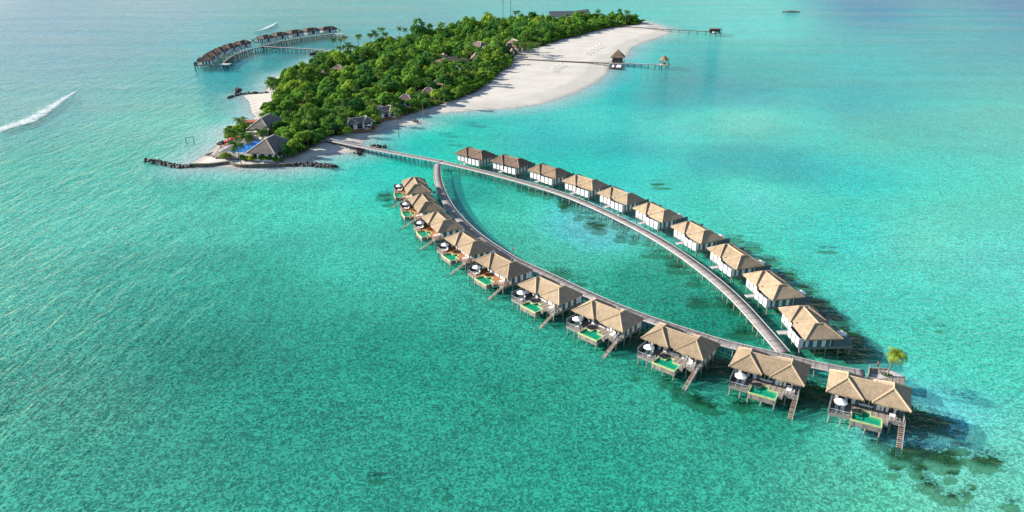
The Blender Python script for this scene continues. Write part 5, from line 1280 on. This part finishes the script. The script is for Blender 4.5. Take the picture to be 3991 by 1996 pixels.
for a, b, h, s, lb in [(1280, 270, 9, 1.1, "tall palm in front of the large grey pavilion"), (1225, 525, 8.5, 1.15, "palm at the corner of the blue pool with a yellow lower frond"), (1330, 430, 9, 1.15, "bushy palm in the middle of the pool terrace"),
                       (1475, 370, 9.5, 1.15, "palm between the two grey roofs by the pool"), (1150, 370, 7, 1.0, "left palm at the sea edge of the pool terrace"), (1255, 370, 6, .7, "short palm in the thicket left of the red parasol")]:
    palm_px(*z6(a, b), h, lb, "palms round the blue pool", s)
pal2 = lambda a, b: (1300 + a / 2.576, b / 2.576)
PX = [(905, 235), (485, 295), (660, 280), (715, 300), (1085, 240), (535, 345), (415, 325), (235, 365), (120, 375), (360, 350), (1515, 135), (1810, 125), (1860, 118), (2475, 130), (1640, 480), (1480, 540), (620, 490), (310, 495), (830, 490), (1350, 640), (1430, 680), (1030, 640),
      (950, 810), (1100, 870), (1190, 760), (890, 940), (610, 1060), (640, 1110), (1310, 660), (850, 590), (330, 400), (520, 430), (1200, 240), (1000, 220), (730, 420), (960, 470), (1050, 490), (1240, 430), (1130, 270), (780, 330), (600, 330), (860, 350)]
for i, (a, b) in enumerate(PX[:30]): palm_px(*pal2(a, b), random.uniform(11, 13.5) if a < 1500 or b > 200 else 14, "slender coconut palm rising above the crowns of the island wood", "palms in the island wood", random.uniform(.8, 1.0))
for a, b in [(1150, 790), (1185, 810), (1140, 860), (1170, 850), (1750, 520), (1800, 545), (1900, 530), (1920, 305), (2010, 300), (2240, 260), (2380, 250), (2450, 200), (2530, 170)]:
    palm_px(700 + a / 3.22, 60 + b / 3.22, random.uniform(9, 12), "coconut palm at the left edge of the island wood", "palms along the left shore", random.uniform(.8, 1.0))
GRV = [(1480, 330), (1530, 350), (1580, 360), (1640, 370), (1690, 390), (1760, 400), (1870, 330), (1900, 350), (1960, 360), (1880, 420), (1960, 440), (1840, 470), (2110, 370), (2150, 380), (1560, 300), (1620, 310)]
for a, b in GRV: palm_px(1800 + a / 7.156, 120 + b / 7.156, random.uniform(9, 10.5), "slender palm of the open grove beside the restaurant on the beach", "palms of the beach grove", .8)
for a, b, s in [(655, 190, 1.0), (1785, 175, 1.0)]: palm_px(2160 + a / 6.44, 20 + b / 6.44, 15, "dark palm standing out at the %s of the wood" % ("far skyline right of the grey hall" if a < 1000 else "far tip"), None, s * 1.2)
rnd = 0
for (x, y, r, k, sd) in random.sample([t for t in T_ if t[4] > 6 and t[1] < 620], 45):
    palm_at(x + random.uniform(-2, 2), y + random.uniform(-2, 2), random.uniform(9.5, 12.5), "coconut palm growing between broadleaf trees of the island wood", "palms in the island wood", random.uniform(.75, .95))

# ------------------------------------------------------------------ surf
def foam_mat():
    m, t = mat("surf_foam"); v = coords(t, (1, 1, 1), False); n = noise(t, v, .35, 6, .78, .8)
    a = t.nodes.new("ShaderNodeAttribute"); a.attribute_name = "edge"
    f = ramp(t, math_(t, 'ADD', math_(t, 'MULTIPLY', math_(t, 'SUBTRACT', n, .5), 2.6), a.outputs['Fac']), [(.22, (0, 0, 0)), (.75, (1, 1, 1))]).outputs[0]
    d = nd(t, "ShaderNodeBsdfDiffuse"); d.inputs[0].default_value = (.62, .64, .65, 1); tr = nd(t, "ShaderNodeBsdfTransparent")
    mx = nd(t, "ShaderNodeMixShader"); ln(t, f, mx.inputs[0]); ln(t, tr.outputs[0], mx.inputs[1]); ln(t, d.outputs[0], mx.inputs[2])
    o = nd(t, "ShaderNodeOutputMaterial"); ln(t, mx.outputs[0], o.inputs[0]); return m
M['foam'] = foam_mat()
def foam(front, back, label, h=.5, dens=.62, nu=60, nv=10):
    """a band of broken white water between its steep front edge and its trailing edge"""
    f, _ = smooth_path(front, 1.0); k, _ = smooth_path(back, 1.0); V = []; E_ = []
    for i in range(nu + 1):
        a = f[int(i / nu * (len(f) - 1))]; b = k[int(i / nu * (len(k) - 1))]
        for j in range(nv + 1):
            s = j / nv; p = a.lerp(b, s); V.append((p.x, p.y, .05 + h * math.sin(math.pi * min(1, s * 1.6 + .05)) * (1 - s) * 1.2))
            e = min(s / .10, (1 - s) / .75, i / nu / .06, (1 - i / nu) / .06); E_.append((dens * .75) * min(1, e) - .1)
    I = np.arange((nu + 1) * (nv + 1)).reshape(nu + 1, nv + 1); Q = np.stack([I[:-1, :-1], I[1:, :-1], I[1:, 1:], I[:-1, 1:]], -1).reshape(-1, 4)
    o = np_mesh("surf", np.array(V), Q, M['foam'], dict(edge=np.array(E_)), smooth=True); tag(o, label, "wave", kind='stuff'); return o
q3 = lambda a, b: at(a / 2.147, b / 2.147, 0)
foam([q3(-60, 1150), q3(120, 1072), q3(290, 1038), q3(400, 968), q3(500, 890), q3(600, 812), q3(690, 750)], [q3(-60, 1060), q3(0, 1030), q3(150, 965), q3(300, 895), q3(450, 828), q3(600, 766), q3(686, 742)], "broad white breaking wave at the left edge of the picture", .8, .95)
foam([q3(2130, 272), q3(2230, 250), q3(2300, 215), q3(2332, 188)], [q3(2125, 266), q3(2220, 220), q3(2290, 192), q3(2328, 183)], "small white breaking wave behind the far villas", .8, 1.2)
foam([q3(965, 742), q3(1040, 748), q3(1100, 738)], [q3(975, 730), q3(1040, 730), q3(1095, 734)], "short white wave crest left of the island", .4, .7)
foam([q6b(1210, 810), q6b(1450, 820), q6b(1700, 800), q6b(1850, 780)], [q6b(1210, 792), q6b(1450, 797), q6b(1700, 788), q6b(1850, 778)], "thin white wash along the foot of the sea wall", .15, .6)
foam([q7(1380, 618), q7(1450, 590), q7(1580, 545), q7(1650, 505)], [q7(1400, 600), q7(1480, 570), q7(1570, 530), q7(1640, 500)], "thin white wash at the small beach by the far jetty", .2, .55)

# ------------------------------------------------------------------ people
def person(label, loc, rz, top, legs, lying=False, stride=.18):
    J = dict(pel=(0, 0, .93), ch=(0, 0, 1.3), nk=(0, 0, 1.48), hd=(0, .02, 1.66), s1=(.19, 0, 1.42), s2=(-.19, 0, 1.42), e1=(.26, -.05, 1.14), e2=(-.26, .06, 1.14), h1=(.27, .12, .92), h2=(-.28, -.02, .9),
             p1=(.1, 0, .9), p2=(-.1, 0, .9), k1=(.11, stride, .5), k2=(-.11, -stride * .6, .5), f1=(.11, stride * .8, .07), f2=(-.11, -stride * 1.6, .09), t1=(.11, stride * .8 + .17, .03), t2=(-.11, -stride * 1.6 + .16, .03))
    E_ = [('pel', 'ch'), ('ch', 'nk'), ('nk', 'hd'), ('nk', 's1'), ('nk', 's2'), ('s1', 'e1'), ('s2', 'e2'), ('e1', 'h1'), ('e2', 'h2'), ('pel', 'p1'), ('pel', 'p2'), ('p1', 'k1'), ('p2', 'k2'), ('k1', 'f1'), ('k2', 'f2'), ('f1', 't1'), ('f2', 't2')]
    rad = dict(pel=.15, ch=.155, nk=.07, hd=.115, s1=.075, s2=.075, e1=.05, e2=.05, h1=.045, h2=.045, p1=.105, p2=.105, k1=.065, k2=.065, f1=.05, f2=.05, t1=.04, t2=.04)
    n = list(J); me = bpy.data.meshes.new("body"); me.from_pydata([J[k] for k in n], [(n.index(a), n.index(b)) for a, b in E_], [])
    rt = thing("person", label, "person", loc, rz); o = bpy.data.objects.new("body", me); COL.objects.link(o); o.parent = rt; me.materials.append(M['skin'])
    sk = o.modifiers.new("skin", 'SKIN'); 
    for i, k in enumerate(n): me.skin_vertices[0].data[i].radius = (rad[k], rad[k])
    me.skin_vertices[0].data[0].use_root = True
    sb = o.modifiers.new("sub", 'SUBSURF'); sb.levels = 1; sb.render_levels = 1
    b = MB(); b.tube([(0, 0, .9), (0, 0, 1.1), (0, 0, 1.3), (0, 0, 1.47)], [.17, .165, .185, .11], 10)
    for s in (1, -1): b.bar((s * .15, 0, 1.43), (s * .235, -.03, 1.22), .095, .085, 8)
    b.build("shirt", top, rt); b = MB()
    for s, k in ((1, stride), (-1, -stride * .6)): b.bar((s * .095, 0, .95), (s * .11, k * .9, .55), .13, .10, 8)
    b.bar((0, 0, .86), (0, 0, .99), .165, .17, 10); b.build("shorts", legs, rt)
    h = MB(); h.tube([(0, -.02, 1.66), (0, -.02, 1.74), (0, -.01, 1.80)], [.128, .12, .05], 10); h.build("hair", M['dark_cloth'], rt)
    if lying: rt.rotation_euler = (R(-82), 0, rz)
    return rt
zz = lambda a, b, z=ZW: at(a, b, z)
person("person in white top and dark trousers walking on the upper boardwalk", zz(2259, 783), R(120), M['white_cloth'], M['dark_cloth'])
person("person in pale clothes walking nearer the crossing of the upper boardwalk", zz(2410, 853), R(-60), M['white_cloth'], M['white_cloth'])
person("person in a red top walking on the lower boardwalk behind the villas", zz(1999, 982), R(110), M['red_shirt'], M['red_shirt'])
person("person in a red top standing at the far corner of the palm platform", zz(3418, 1437), R(30), M['red_shirt'], M['dark_cloth'])
person("person in pinkish clothes standing near the boardwalk fork", zz(1733, 726), R(90), M['skin'], M['white_cloth'])
